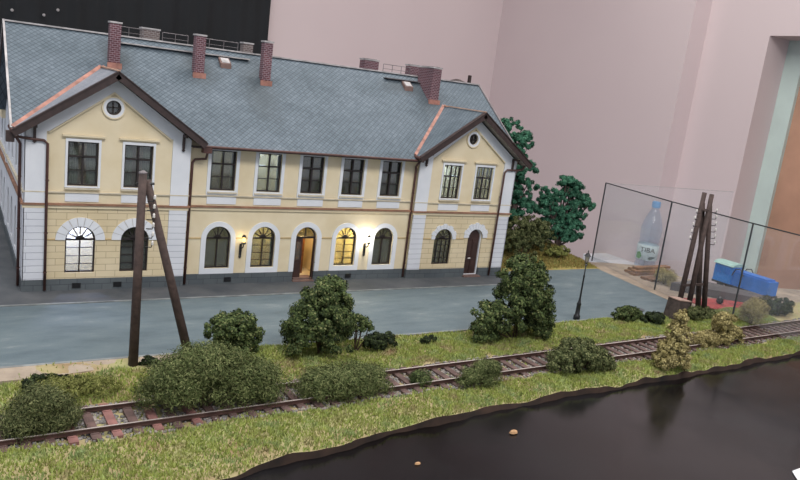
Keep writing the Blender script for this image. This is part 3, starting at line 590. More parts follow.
# chimneys
def chimney(x0, x1, y0, y1, z1, mat='brick', base=True, flashing=True):
    z0 = 10.2; c = part(MB().box(x0, x1, y0, y1, z0, z1-.12), 'chimney', mat)
    MB().box(x0-.04, x1+.04, y0-.04, y1+.04, z1-.09, z1).build('chimney_cap', 'tin', c)
    MB().box(x0+.12, x1-.12, y0+.12, y1-.12, z1, z1+.02).build('flue', 'black', c)
    if flashing:
        zf = mz(y0); MB().box(x0-.09, x1+.09, y0-.12, y0, zf-.25, zf+.22).build('flashing', 'flash', c)
chimney(4.27, 4.83, 4.1, 4.65, 13.62); chimney(8.86, 9.42, 4.1, 4.65, 13.6); chimney(12.92, 13.45, 4.1, 4.65, 13.78); chimney(25.05, 25.75, 4.15, 6.0, 13.7)
chimney(6.65, 7.65, 7.6, 8.3, 13.66, 'brick_pale', flashing=False); chimney(12.86, 13.5, 7.7, 8.3, 13.64, 'brick_pale', flashing=False)
chimney(21.6, 22.75, 7.7, 8.4, 13.72, 'brick', flashing=False); chimney(25.4, 26.5, 7.8, 8.4, 13.76, 'brick', flashing=False)
# ridge handrails
for pts_ in ((5.0, 6.6), (7.7, 9.2), (9.6, 12.3), (22.8, 25.0)):
    x0, x1 = pts_; b = MB().tube([(x0, 7.1, 13.5), (x1, 7.1, 13.5)], .022, 6).tube([(x0, 7.1, 13.2), (x1, 7.1, 13.2)], .014, 6)
    nn = max(2, int((x1-x0)/.7)+1)
    for k in range(nn): xx = x0+(x1-x0)*k/(nn-1); b.tube([(xx, 7.1, 12.3), (xx, 7.1, 13.5)], .02, 6)
    part(b, 'ridge_railing', 'thin')
# walkway boards along ridge
part(MB().box(5.0, 12.6, 5.55, 5.9, 12.55, 12.62), 'walkway_board', 'tin'); part(MB().box(22.2, 25.0, 5.55, 5.9, 12.55, 12.6), 'walkway_board', 'thin')
for x in (10.95, 23.8):
    h = part(MB().slab([(x-.32, 4.95, mz(4.95)+.28), (x+.32, 4.95, mz(4.95)+.28), (x+.32, 5.5, mz(5.5)+.2), (x-.32, 5.5, mz(5.5)+.2)], .4), 'roof_hatch', 'step')
    MB().slab([(x-.24, 5.0, mz(5)+.32), (x+.24, 5.0, mz(5)+.32), (x+.24, 5.4, mz(5.4)+.26), (x-.24, 5.4, mz(5.4)+.26)], .04).build('hatch_cover', 'tin', h)
part(MB().lathe((30.0, 8.2, 11.4), [(.9, 0), (.9, 1.3), (.6, 1.65), (.15, 1.8)], 14), 'roof_ventilator', 'brown'); part(MB().box(31.0, 31.2, 8.1, 8.3, 10.5, 13.6), 'vent_pipe', 'brown')
# interior lamps, some behind lit windows; those upstairs are added to brighten panes
def pl(loc, e, col, rad=.15):
    l = bpy.data.lights.new('room_lamp_or_fill', 'POINT'); l.energy = e; l.color = col; l.shadow_soft_size = rad; o = bpy.data.objects.new('room_lamp_or_fill', l); C.objects.link(o); o.location = loc
pl((2.6, 1.7, 3.2), 1100, (.55, .58, 1)); pl((12.4, 1.8, 3.7), 190, (1, .84, .55)); pl((15.1, .95, 3.0), 110, (1, .66, .3)); pl((17.7, 1.7, 3.2), 560, (1, .74, .34)); pl((26.1, 1.6, 7.2), 300, (.66, .76, 1)); pl((12.4, 1.6, 7.2), 170, (.68, .78, 1)); pl((24.2, 1.8, 3.6), 40, (.9, .95, 1)); pl((9.5, 2, 3.6), 30, (.9, .95, 1)); pl((9.5, 2, 7.2), 25, (.9, .95, 1)); pl((20.5, 2, 3.6), 30, (.9, .95, 1))
# ---- wall lanterns
def lantern(x, dim, label):
    w = thing('wall_lantern', label, 'lamp', (x, D, 2.0), 'black wall lanterns between the arched openings')
    MB().beam((0, -.06, -.35), (0, -.06, .35), .14, .06, (0, 1, 0)).lathe((0, -.06, -.5), [(.02, 0), (.09, .1), (.05, .2)], 8).build('backplate', 'black', w)
    MB().tube([(0, -.06, .2), (0, -.3, .15), (0, -.45, .25), (0, -.5, .42)], .035, 8).build('bracket', 'black', w)
    MB().lathe((0, -.5, .42), [(.08, 0), (.15, .04), (.13, .1)], 10).build('lantern_base', 'black', w)
    MB().lathe((0, -.5, .84), [(.14, 0), (.1, .08), (.03, .14)], 10).build('lantern_cap', 'black', w)
    MB().lathe((0, -.5, .54), [(.06, .02), (.09, .12), (.06, .25)], 12).build('glass_globe', 'bulb_dim' if dim else 'bulb', w, True)
    l = bpy.data.lights.new('lantern_light', 'POINT'); l.energy = 6 if dim else 90; l.color = (1, .85, .5) if dim else (1, .93, .78); l.shadow_soft_size = .05
    o = bpy.data.objects.new('lantern_light', l); C.objects.link(o); o.parent = w; o.location = (0, -.33, .68)
lantern(11.02, True, 'dim yellowish wall lantern between the first two arched windows left of the open door')
lantern(19.05, False, 'brightly lit wall lantern right of the yellow lit arched window')
# ============================================================= POLES, STREET LAMP, GLASS SCREEN
def aframe(name, label, feet, tops, side, zr, group=None, rad=.13, insul=True, skew=None, flip=1):
    w = thing(name, label, 'pole', (feet[0][0], feet[0][1], 0), group); ox = Vector((feet[0][0], feet[0][1], 0))
    for fpt, tp in zip(feet, tops): MB().tube([Vector(fpt)-ox, Vector(tp)-ox], [rad*1.15, rad*.9], 10).build('leg', 'pole', w, True)
    return w, ox
def insulators(w, ox, pts, side):
    for p in pts:
        p = Vector(p)-ox; b = MB().tube([p, p+Vector((side*.22, -.05, 0)), p+Vector((side*.26, -.05, .12))], .025, 6); i = b.build('insulator_pin', 'black', w)
        MB().lathe(p+Vector((side*.26, -.05, .08)), [(.035, 0), (.06, .03), (.04, .09), (.055, .12), (.02, .18)], 10).build('insulator', 'porcelain', i, True)
w, ox = aframe('telegraph_pole', 'brown A-shaped telegraph pole before the left gable of the station', [(3.14, -10.39, -.1), (5.42, -10.45, -.1)], [(3.14, -10.39, 7.75), (3.34, -10.2, 7.45)], 1, None, rad=.17)
MB().tube([Vector((2.95, -10.3, 7.35))-ox, Vector((3.6, -10.3, 7.35))-ox], .05, 8).build('bolt', 'black', w); MB().lathe(Vector((3.14, -10.39, 7.74))-ox, [(.16, 0), (.16, .05), (.04, .12)], 10).build('pole_cap', 'thin', w)
insulators(w, ox, [(3.34, -10.45, 6.7-.36*k) for k in range(6)], 1)
# double A-pole at right
w, ox = aframe('telegraph_pole', 'brown double telegraph pole standing behind the stone block at right', [(37.0, -9.75, -.1), (39.15, -9.75, -.1), (37.6, -10.05, -.1), (39.45, -10.0, -.1)], [(37.25, -9.75, 8.0), (37.5, -9.6, 7.3), (37.65, -10.0, 7.95), (37.85, -9.9, 7.2)], 1, None, rad=.155)
MB().beam(Vector((36.9, -9.9, 2.0))-ox, Vector((39.0, -9.9, 2.0))-ox, .12, .14).build('cross_brace', 'pole', w)
MB().beam(Vector((37.15, -9.85, 6.9))-ox, Vector((37.85, -9.85, 6.9))-ox, .5, .1).build('cross_brace', 'pole', w)
insulators(w, ox, [(37.0-.03*k, -9.9, 6.7-.42*k) for k in range(5)], -1.6); insulators(w, ox, [(38.0+.1*k, -10.05, 6.8-.42*k) for k in range(6)], 1.3)
o = MB().add([(-.65, -.5, 0), (.65, -.5, 0), (.6, .5, 0), (-.6, .5, 0), (-.5, -.4, 1.35), (.6, -.4, 1.2), (.55, .42, 1.2), (-.5, .42, 1.35)], [(3, 2, 1, 0), (4, 5, 6, 7), (0, 1, 5, 4), (1, 2, 6, 5), (2, 3, 7, 6), (3, 0, 4, 7)])
blk = thing('stone_block', 'dark stone block with pinkish top at the foot of the double pole', 'block', (35.9, -10.5, 0))
o.build('block_body', simple('dark_block', (72, 62, 58), .9, .3, 3, bump=.4), blk); o = MB().add([(-.54, -.46, 1.36), (.66, -.46, 1.21), (.6, .48, 1.21), (-.54, .48, 1.36), (-.54, -.46, 1.42), (.66, -.46, 1.27), (.6, .48, 1.27), (-.54, .48, 1.42)], [(3, 2, 1, 0), (4, 5, 6, 7), (0, 1, 5, 4), (1, 2, 6, 5), (2, 3, 7, 6), (3, 0, 4, 7)]).build('block_cap', simple('pink_cap', (164, 138, 126), .9, .1, 3), blk)
# street lamp
w = thing('street_lamp', 'slender black street lamp on the grass edge right of the large bush', 'street lamp', (28.55, -9.25, 0)); w.scale = (.82, .82, 1.0)
MB().lathe((0, 0, 0), [(.24, 0), (.24, .25), (.17, .3), (.15, .9), (.18, .95), (.12, 1.05), (.07, 1.3), (.055, 2.6), (.08, 2.65), (.045, 2.75), (.04, 3.35)], 12).build('post', 'black', w, True)
MB().lathe((0, 0, 3.3), [(.05, 0), (.12, .05), (.06, .12), (.16, .2)], 10).build('lamp_base', 'black', w)
MB().lathe((0, 0, 3.5), [(.13, 0), (.2, .36)], 4).build('lamp_glass', glassm('lamp_glass', 1.5, (200, 200, 190), .1, (200, 190, 170), .3), w)
b = MB()
for k in range(4): a = math.pi/2*k; b.beam((.13*math.cos(a), .13*math.sin(a), 3.5), (.2*math.cos(a), .2*math.sin(a), 3.87), .025, .025)
b.lathe((0, 0, 3.87), [(.24, 0), (.1, .18), (.03, .22), (.05, .28), (.01, .36)], 8).build('lamp_top', 'black', w)
# glass screen
G = [(42.8, 3.5), (40.76, -4.78), (39.62, -11.9), (39.05, -18.2)]
M['edge'] = simple('glass_edge', (52, 58, 62), .3, .1, 2)
gs = thing('glass_screen', 'clear glass screen with dark edges enclosing the right end of the layout', 'glass screen', (41, -4, 0)); og = Vector((41, -4, 0))
for (a, b_) in zip(G[:-1], G[1:]):
    A, B = Vector((*a, 0)), Vector((*b_, 0)); n_ = (B-A).normalized().cross(Vector((0, 0, 1)))*.03; z0 = .18 if b_[1] < -12 else -.0
    z0 = .45 if b_[1] < -12 else .0
    MB().add([A-n_-og+Vector((0, 0, z0)), B-n_-og+Vector((0, 0, z0)), B+n_-og+Vector((0, 0, z0)), A+n_-og+Vector((0, 0, z0)), A-n_-og+Vector((0, 0, 6.5)), B-n_-og+Vector((0, 0, 6.5)), B+n_-og+Vector((0, 0, 6.5)), A+n_-og+Vector((0, 0, 6.5))], [(3, 2, 1, 0), (4, 5, 6, 7), (0, 1, 5, 4), (1, 2, 6, 5), (2, 3, 7, 6), (3, 0, 4, 7)]).build('glass_pane', 'screen', gs)
    MB().beam(A-og+Vector((0, 0, 6.52)), B-og+Vector((0, 0, 6.52)), .09, .07).build('top_edge', 'edge', gs)
for i, a in enumerate(G):
    MB().beam(Vector((*a, -.1))-og, Vector((*a, 6.5))-og, .08, .08).build('upright_edge', 'edge', gs)
A, B = Vector((42.8, 3.5, 0)), Vector((58, 2.2, 0))
MB().add([A-og, B-og, B-og+Vector((0, .05, 0)), A-og+Vector((0, .05, 0)), A-og+Vector((0, 0, 6.5)), B-og+Vector((0, 0, 6.5)), B-og+Vector((0, .05, 6.5)), A-og+Vector((0, .05, 6.5))], [(3, 2, 1, 0), (4, 5, 6, 7), (0, 1, 5, 4), (1, 2, 6, 5), (2, 3, 7, 6), (3, 0, 4, 7)]).build('glass_pane', 'screen', gs)
MB().beam(A-og+Vector((0, 0, 6.5)), B-og+Vector((0, 0, 6.5)), .04, .03).build('top_edge', 'tin', gs)
# ============================================================= BEYOND THE GLASS
M['timber'] = simple('brown_timber', (128, 92, 66), .9, .3, 1.5, bump=.3)
k = 0
stackp = [(44.3, .9, .05, 4.2), (43.9, .2, .05, 3.9), (44.6, .9, .3, 4.2), (44.1, .2, .3, 3.9), (44.6, .5, .55, 4.0), (43.2, -1.0, .05, 2.6), (43.3, -1.6, .05, 2.6)]
lbs = ['rear bottom plank of the brown plank stack behind the glass', 'front bottom plank of the brown plank stack behind the glass', 'rear plank in the middle layer of the stack behind the glass', 'front plank in the middle layer of the stack behind the glass', 'single top plank of the brown plank stack behind the glass', 'loose ground plank just before the plank stack behind the glass', 'loose ground plank nearest the forecourt, behind the glass']
for (x, y, z, ln), lb in zip(stackp, lbs):
    o = MB().box(-ln/2, ln/2, -.26, .26, 0, .18).build('timber_plank', 'timber'); o.location = (x+.55, y-1.2, z*.75-.05); o.rotation_euler.z = random.uniform(-.05, .05); tag(o, lb, 'plank', 'brown planks stacked behind the glass')
M['redmat'] = simple('red_ground', (150, 58, 56), .9, .3, .8, bump=.3)
o = MB().slab([(40.6, -6.9, .05), (44.2, -7.6, .05), (46.3, -9.3, .05), (46.0, -10.6, .05), (41.2, -9.4, .05)], .05).build('red_mat', 'redmat'); tag(o, 'flat red strip on the ground behind the double pole and glass', 'mat')
o = MB().slab([(42.2, -5.0, .55), (45.8, -4.6, .55), (48.0, -8.9, .55), (46.4, -9.5, .55)], .55).build('loading_ramp', simple('dark_ramp', (84, 78, 78), .9, .2, 1)); tag(o, 'low dark grey ramp in front of the blue toy locomotive', 'ramp')
o = MB().lathe((0, 0, 0), [(.12, 0), (.25, .15), (.2, .42), (.08, .5)], 10).build('black_ball', 'black'); o.location = (43.0, -8.6, .05); tag(o, 'small black lump lying on the flat red strip behind the glass', 'lump')
# blue toy locomotive
M['blue'] = simple('toy_blue', (36, 122, 204), .45, .15, 1.2); M['blued'] = simple('toy_blue_dark', (36, 108, 192), .45, .12, 1.2)
lo = thing('toy_locomotive', 'blue toy locomotive with pale cab roof on the module behind the glass', 'toy train', (47.9, -7.6, 0)); lo.rotation_euler.z = math.radians(-92); lo.scale = (.78, .9, .9); lo.location = (48.2, -6.9, 0)
b = MB().box(-3.0, -1.0, -.75, .75, .6, 2.1); b.build('cab', 'blue', lo)
MB().box(-1.0, 2.9, -.62, .62, .6, 1.75).box(-.8, 2.6, -.5, .5, 1.75, 1.88).build('hood', 'blued', lo)
MB().plate([[(-.85, 2.1), (.85, 2.1), (.7, 2.25), (.3, 2.36), (-.3, 2.36), (-.7, 2.25)]], -3.15, -.9, 'x').build('cab_roof', simple('pale_roof', (150, 184, 176), .6, .08, 2), lo)
for y in (-.76, .76):
    for x in (-2.5, -1.5): MB().box(x-.3, x+.3, y-.02, y+.02, 1.35, 1.85).build('cab_window', 'blued', lo)
    MB().tube([(-1.0, y*.95, 1.4), (-.7, y*.95, 2.0), (-.2, y*.95, 2.1), (.25, y*.95, 1.6)], .05, 8).build('handrail', 'black', lo)
MB().box(-3.1, 3.0, -.7, .7, .42, .6).build('underframe', 'black', lo)
for x in (-2.2, -.4, 1.8):
    for y in (-.5, .5): b = MB(); b.tube([(x, y-.07, .34), (x, y+.07, .34)], .34, 16); b.build('wheel', 'black', lo)
# ============================================================= PLANTS
def foliage_mat(name, stops, rough=.8, trans=.0):
    t = NT(name); g = t.n('ShaderNodeNewGeometry'); c = t.ramp(g.outputs['Random Per Island'], stops)
    c2 = t.mix(.5, c, t.ramp(t.noise(1.6, 3), [(.3, (150, 150, 150)), (.7, (255, 255, 255))]), 'MULTIPLY'); t.base(c2); t.b.inputs['Roughness'].default_value = rough
    t.b.inputs['Specular IOR Level'].default_value = .2; M[name] = t.m; return t.m
foliage_mat('leaf_dark', [(0, (42, 54, 32)), (.5, (72, 88, 50)), (.85, (102, 116, 68)), (1, (134, 136, 92))])
foliage_mat('leaf_fine', [(0, (62, 74, 40)), (.5, (94, 106, 62)), (1, (134, 138, 92))])
foliage_mat('leaf_grey', [(0, (58, 68, 40)), (.5, (90, 98, 60)), (1, (132, 134, 92))])
foliage_mat('leaf_tan', [(0, (108, 98, 60)), (.5, (162, 150, 98)), (1, (206, 192, 138))])
foliage_mat('leaf_teal', [(0, (38, 80, 62)), (.5, (58, 110, 86)), (1, (92, 140, 112))])
foliage_mat('leaf_black', [(0, (24, 32, 22)), (.5, (43, 54, 33)), (1, (76, 88, 52))])
foliage_mat('leaf_yellow', [(0, (96, 104, 50)), (.5, (124, 128, 66)), (1, (156, 156, 96))])
M['twig'] = simple('twig_brown', (84, 66, 50), .9, .2, 3)
def leaves(blobs, n, s, nclump, spread, aspect=1.6, inner=.25, hang=0.):
    fine = aspect > 2; n = int(n*(4.6 if fine else 2.8)); s = s*(.3 if fine else .56); nclump = int(nclump*(1.6 if fine else 1.5)); spread = spread*(1.35 if fine else .8); aspect = aspect*(1.4 if fine else 1)
    """blobs: (cx,cy,cz,rx,ry,rz); clumps of small leaf quads on their surfaces"""
    vol = np.array([b[3]*b[5] for b in blobs]); pr = vol/vol.sum(); bi = rng.choice(len(blobs), nclump, p=pr); B = np.array(blobs, float)[bi]
    d = rng.normal(size=(nclump, 3)); d /= np.linalg.norm(d, axis=1)[:, None]; d[:, 2] = np.where(d[:, 2] < -.55, -d[:, 2], d[:, 2])
    rad = np.where(rng.random(nclump) < inner, rng.uniform(.3, .85, nclump), rng.uniform(.8 if fine else .85, 1.22 if fine else 1.08, nclump)); cc = B[:, :3]+d*B[:, 3:]*rad[:, None]
    ci = rng.integers(0, nclump, n); off = rng.normal(size=(n, 3)); off /= np.linalg.norm(off, axis=1)[:, None]; p = cc[ci]+off*spread*rng.uniform(.5, 1.1, (n, 1)); nrm = off*.8+d[ci]*.6+rng.normal(size=(n, 3))*.35
    nrm /= np.linalg.norm(nrm, axis=1)[:, None]; t1 = np.cross(nrm, rng.normal(size=(n, 3))); t1 /= np.linalg.norm(t1, axis=1)[:, None]+1e-9; t2 = np.cross(nrm, t1)
    ss = s*rng.uniform(.6, 1.3, (n, 1)); t1 = t1*ss*aspect/2; t2 = t2*ss/2
    q = np.stack([p-t1, p+t2-t1*.1, p+t1, p-t2-t1*.1], 1).reshape(-1, 3); q[:, 2] = np.maximum(q[:, 2], .01); return q
def bush(name, label, cat, loc, blobs, mat, n=5000, s=.16, nclump=None, spread=.3, stems=3, group=None, aspect=1.5, inner=.3, trunk=None, stemr=.05):
    z0 = float(terr(loc[0], loc[1])) if loc[1] < -9.5 else (.0 if len(loc) < 3 else loc[2]); w = thing(name, label, cat, (loc[0], loc[1], z0), group)
    sm = MB(); 
    for i in range(stems):
        b = blobs[i % len(blobs)]; e = Vector((b[0]+random.uniform(-.3, .3)*b[3], b[1]+random.uniform(-.3, .3)*b[4], b[2]+.4*b[5])); st0 = Vector((random.uniform(-.1, .1), random.uniform(-.1, .1), -.1))
        mid = st0.lerp(e, .5)+Vector((random.uniform(-.15, .15), random.uniform(-.15, .15), 0)); sm.tube([st0, mid, e], [stemr, stemr*.7, stemr*.3], 6)
        for k in range(4):
            p = st0.lerp(e, random.uniform(.4, .9)); sm.tube([p, p+Vector((random.uniform(-1, 1)*b[3]*.6, random.uniform(-1, 1)*b[4]*.6, random.uniform(.1, .6)*b[5]))], [stemr*.4, stemr*.15], 5)
    sm.build('stem' if trunk is None else 'trunk', 'twig', w, True)
    o = npmesh('foliage', leaves(blobs, n, s, nclump or max(20, n//45), spread, aspect, inner), 4, mat, w); return w
# big bush before the door
bush('round_bush', 'large dark green bush in front of the open station door', 'bush', (10.95, -11.0), [(0, 0, 2.75, 1.05, .9, .75), (0, 0, 1.5, 1.35, 1.2, 1.3), (-.55, .1, 1.0, 1.1, 1.1, 1.0), (.65, 0, 1.1, 1.0, 1.1, 1.1), (.1, 0, 2.5, 1.25, 1.0, 1.05), (-1.1, 0, .7, .7, .7, .7), (.0, 0, 1.6, 1.6, 1.1, 1.1)], 'leaf_dark', 13000, .15, 260, .26, 5)
bush('sapling', 'small forked green sapling right of the large dark bush', 'sapling', (12.95, -10.8), [(.1, 0, 1.3, .6, .4, .35), (-.2, 0, 1.6, .35, .3, .25), (.5, 0, 1.2, .3, .3, .2)], 'leaf_dark', 900, .14, 40, .14, 4)
bush('round_bush', 'low blackish green bush right of the small forked sapling', 'bush', (13.95, -11.0), [(0, 0, .35, .45, .4, .4), (.5, 0, .35, .45, .4, .4), (-.35, 0, .4, .35, .4, .4)], 'leaf_black', 2200, .13, 60, .16, 2)
# bush B
bush('round_bush', 'tall full green bush between the station corner and the street lamp', 'bush', (22.2, -11.2), [(0, 0, 1.6, 1.6, 1.4, 1.5), (.25, 0, 2.7, 1.3, 1.2, 1.2), (-.1, 0, 3.45, 1.25, 1.0, .95), (.9, 0, 1.4, 1.15, 1.1, 1.3), (-1.6, .2, 1.1, 1.0, 1.0, .85), (-2.1, 0, .6, .8, .7, .6), (1.1, 0, .5, 1.1, 1, .6)], 'leaf_dark', 16000, .16, 330, .28, 6)
# left group
bush('fine_bush', 'largest feathery olive bush over the track at left', 'bush', (4.7, -14.6), [(0, 0, 1.15, 1.6, 1.0, 1.0), (-1.1, 0, .9, 1.0, .9, .8), (1.3, 0, .9, 1.1, .9, .8), (.1, 0, 1.75, 1.0, .8, .6), (2.2, 0, .7, .8, .8, .7)], 'leaf_fine', 17000, .1, 420, .26, 8, aspect=3.2, inner=.45)
bush('fine_bush', 'grey green twiggy bush at the far left of the track', 'bush', (-.55, -15.0), [(0, 0, .75, .8, .7, .75), (.5, 0, .45, .6, .6, .45), (-.6, 0, .45, .6, .6, .45)], 'leaf_grey', 7000, .085, 200, .2, 6, aspect=3.2, inner=.5)
bush('round_bush', 'dark green bush with brown tints between the feathery bush and the large bush', 'bush', (7.35, -10.1), [(0, 0, 1.1, .95, .8, .8), (-.7, 0, 1.2, .6, .6, .6), (.6, 0, .8, .6, .6, .6), (0, 0, .4, 1.1, .7, .4)], 'leaf_dark', 6500, .14, 150, .2, 4)
bush('fine_bush', 'low spreading olive bush over the track below the large dark bush', 'bush', (10.3, -15.0), [(0, 0, .55, 1.0, .9, .6), (-1.1, 0, .55, .9, .8, .55), (1.0, 0, .5, .8, .7, .5)], 'leaf_fine', 8500, .1, 220, .2, 6, aspect=2.8, inner=.4)
bush('fine_bush', 'small green tuft beside the rails right of the spreading olive bush', 'bush', (13.9, -14.9), [(0, 0, .25, .45, .35, .3)], 'leaf_dark', 900, .1, 40, .12, 3, aspect=2.5)
bush('fine_bush', 'bright green small bush on the near rail in the middle', 'bush', (16.7, -15.7), [(0, 0, .5, .55, .5, .5), (-.7, .1, .3, .6, .5, .35), (.3, 0, .6, .35, .3, .3)], 'leaf_fine', 3600, .09, 100, .16, 4, aspect=2.6)
bush('round_bush', 'mid green bush spreading over the rails below the street lamp', 'bush', (22.4, -15.5), [(0, 0, .75, 1.1, .9, .8), (-.9, 0, .5, .8, .8, .6), (1.0, 0, .5, 1.1, .8, .55), (1.6, 0, .3, .6, .7, .35)], 'leaf_grey', 8500, .12, 200, .22, 5)
bush('upright_bush', 'tall narrow brownish bush on the front grass at right', 'bush', (27.7, -16.75), [(0, 0, .7, .85, .8, .8), (.1, 0, 1.6, .6, .6, .8), (.05, 0, 2.4, .38, .38, .6), (-.1, 0, .4, 1.0, .8, .45)], 'leaf_tan', 7500, .11, 190, .18, 6, inner=.4)
bush('upright_bush', 'tan and green bush over the track near the right edge', 'bush', (34.9, -14.55), [(0, 0, .6, .75, .7, .7), (-.1, 0, 1.4, .65, .6, .5), (.8, 0, .5, .6, .6, .5)], 'leaf_tan', 5200, .12, 140, .18, 5)
bush('fine_bush', 'low yellowish tuft left of the tan bush by the track at right', 'bush', (33.1, -14.75), [(0, 0, .4, .75, .5, .45)], 'leaf_tan', 2400, .09, 70, .15, 4, aspect=2.6)
bush('fine_bush', 'pale yellow green bush just beyond the glass screen, in front of the blue toy locomotive', 'bush', (40.9, -12.4), [(0, 0, .8, .8, .6, .7), (.5, 0, 1.1, .6, .5, .5)], 'leaf_tan', 3200, .1, 90, .18, 5, aspect=2.6)
bush('round_bush', 'low dark hedge clump by the asphalt, left one of two', 'bush', (31.8, -10.0), [(0, 0, .4, .95, .5, .5), (.7, 0, .38, .6, .45, .45)], 'leaf_dark', 3000, .13, 80, .15, 3)
bush('round_bush', 'low dark hedge clump by the asphalt, nearer the stone block', 'bush', (33.4, -10.7), [(0, 0, .3, .7, .45, .38), (.5, 0, .28, .5, .4, .33)], 'leaf_black', 3000, .13, 80, .15, 3)
bush('round_bush', 'dark green bush right beside the stone block and double pole', 'bush', (37.2, -11.0), [(0, 0, .35, .8, .5, .45), (1.0, 0, .35, .6, .5, .4), (-.6, 0, .4, .5, .5, .45)], 'leaf_grey', 3200, .12, 80, .16, 3)
bush('round_bush', 'tiny dark green clump on the grass right of the blackish bush', 'bush', (16.9, -10.9), [(0, 0, .15, .45, .3, .2)], 'leaf_black', 500, .12, 20, .1, 2)
bush('round_bush', 'dark tangled low plant at the far left behind the track', 'bush', (-.2, -11.9), [(0, 0, .3, .7, .5, .35), (.8, .2, .2, .5, .3, .25)], 'leaf_black', 1800, .12, 50, .14, 3)
bush('fine_bush', 'yellow green low tuft left of the telegraph pole foot', 'bush', (1.1, -12.6), [(0, 0, .2, 1.0, .6, .3), (-1.0, 0, .25, .7, .5, .3)], 'leaf_yellow', 2400, .09, 70, .14, 3, aspect=2.6)
bush('round_bush', 'small dark clump at the foot of the telegraph pole', 'bush', (3.75, -10.5), [(0, 0, .15, .35, .3, .25)], 'leaf_black', 500, .12, 16, .1, 2)
bush('round_bush', 'dark bluish bush beyond the glass at the right picture edge', 'bush', (45.4, -11.3), [(0, 0, .4, .9, .7, .5), (1.2, .3, .45, .9, .7, .55), (-.6, .5, .6, .5, .5, .6)], 'leaf_black', 3200, .14, 80, .18, 3)
bush('dry_bush', 'greyish dry bush behind the glass beside the brown planks', 'bush', (43.3, -3.6), [(0, 0, .4, .8, .7, .5), (.9, .8, .4, .7, .7, .45)], 'leaf_tan', 2600, .1, 70, .18, 4, aspect=2.4)
# earth bank with dry grass behind the station corner
hv = []; hf = []; nx, nyh = 34, 22
for i in range(nx):
    for j in range(nyh):
        x = 30.4+10.7*i/(nx-1); y = .9+7*j/(nyh-1); e = min(1, i/4, (nx-1-i)/9)*min(1, j/5, (nyh-1-j)/4); e = max(0, e)
        hv.append((x, y, .02+e*(1.0+.18*math.sin(x*1.7)+.15*math.sin(y*2+x))-.02*(e == 0)))
for i in range(nx-1):
    for j in range(nyh-1): a = i*nyh+j; hf.append((a, a+nyh, a+nyh+1, a+1))
t = NT('dry_earth'); t.base(t.ramp(t.noise(1.2, 6), [(.3, (122, 100, 62)), (.5, (158, 140, 84)), (.7, (128, 132, 72))])); t.b.inputs['Roughness'].default_value = .95; t.bump(t.noise(8, 5), .6, .1); M['bank'] = t.m
structure(MB().add(hv, hf).build('ground_bank', 'bank', None, True))
def tree(label, loc, h, pads, mat, n, stems):
    w = thing('broadleaf_tree', label, 'tree', loc); sm = MB()
    for i, p in enumerate(pads):
        e = Vector(p[:3]); s0 = Vector((0, 0, -.1)); k0 = Vector((e.x*.15, e.y*.15, e.z*.4)); k1 = Vector((e.x*.6, e.y*.6, e.z*.75))
        sm.tube([s0, k0, k1, e], [.16, .11, .07, .03], 7)
        for q in range(3): sm.tube([k1, k1.lerp(e, .6)+Vector((random.uniform(-.5, .5), random.uniform(-.5, .5), random.uniform(0, .5)))], [.05, .02], 5)
    sm.build('trunk', simple('grey_bark', (92, 78, 74), .9, .2, 3), w, True)
    npmesh('foliage', leaves(pads, n, .17, n//60, .22, 1.4, .3), 4, mat, w)
tree('taller dark green tree directly behind the right station corner', (33.0, 3.6, .6), 10, [(1.2, 0, 6.6, .8, .7, .6), (1.6, 0, 3.6, 1.0, .8, .7), (.4, 0, 2.8, 1.2, .8, .8), (-1.2, 0, 2.6, 1.0, .8, .8), (.6, 0, 8.9, .6, .5, .5), (-.6, .6, 9.4, 1.1, .9, .8), (.2, 0, 8.4, 1.0, .9, .7), (-.8, 0, 7.7, 1.1, .9, .7), (.6, 0, 7.2, .7, .7, .5), (-.4, 0, 6.3, 1.2, 1, .7), (-1.9, 0, 7.0, 1.0, .9, .9), (-1.8, 0, 4.4, 1.0, .9, .9), (-.6, .3, 5.6, 1.2, .9, .7), (-.6, 0, 8.1, 1.2, .9, .8), (.9, 0, 4.6, 1.0, .8, .6), (1.3, -.2, 5.4, .9, .7, .45), (-.2, 0, 4.9, 1.2, 1, .7), (.7, 0, 3.9, 1.0, .8, .5), (-1.2, 0, 3.6, 1, .8, .6), (-1.4, .3, 8.6, .9, .8, .7), (-1.6, .3, 5.6, .9, .8, .7)], 'leaf_teal', 27000, 6)
tree('smaller dark green tree with padded foliage between the station and the glass', (38.5, 3.4, .8), 6, [(.3, -.2, 1.3, 1.2, .7, .6), (-1.6, 0, 1.2, .8, .6, .5), (-2.2, 0, 4.0, .7, .6, .5), (1.2, -.1, 3.9, .7, .5, .35), (-.2, 0, 5.6, .8, .7, .5), (.8, 0, 5.2, .8, .7, .5), (-1.8, 0, 4.7, .7, .6, .45), (1.7, 0, 4.2, .9, .7, .5), (-.4, 0, 4.3, .9, .7, .5), (2.6, 0, 3.7, .8, .6, .35), (.5, 0, 3.2, 1.1, .8, .6), (-1.2, 0, 3.2, .8, .7, .5), (1.2, 0, 2.1, 1.3, .8, .55), (-.6, 0, 2.0, .9, .8, .6), (1.9, 0, 1.2, .7, .6, .4), (-2.3, 0, 3.3, .6, .6, .5), (.6, .2, 4.7, .9, .7, .4), (-1.5, 0, 4.0, .7, .6, .4), (1.6, 0, 3.0, .8, .6, .4), (-1.5, 0, 2.2, .9, .7, .5), (.2, 0, 2.6, .9, .7, .5)], 'leaf_teal', 23000, 5)
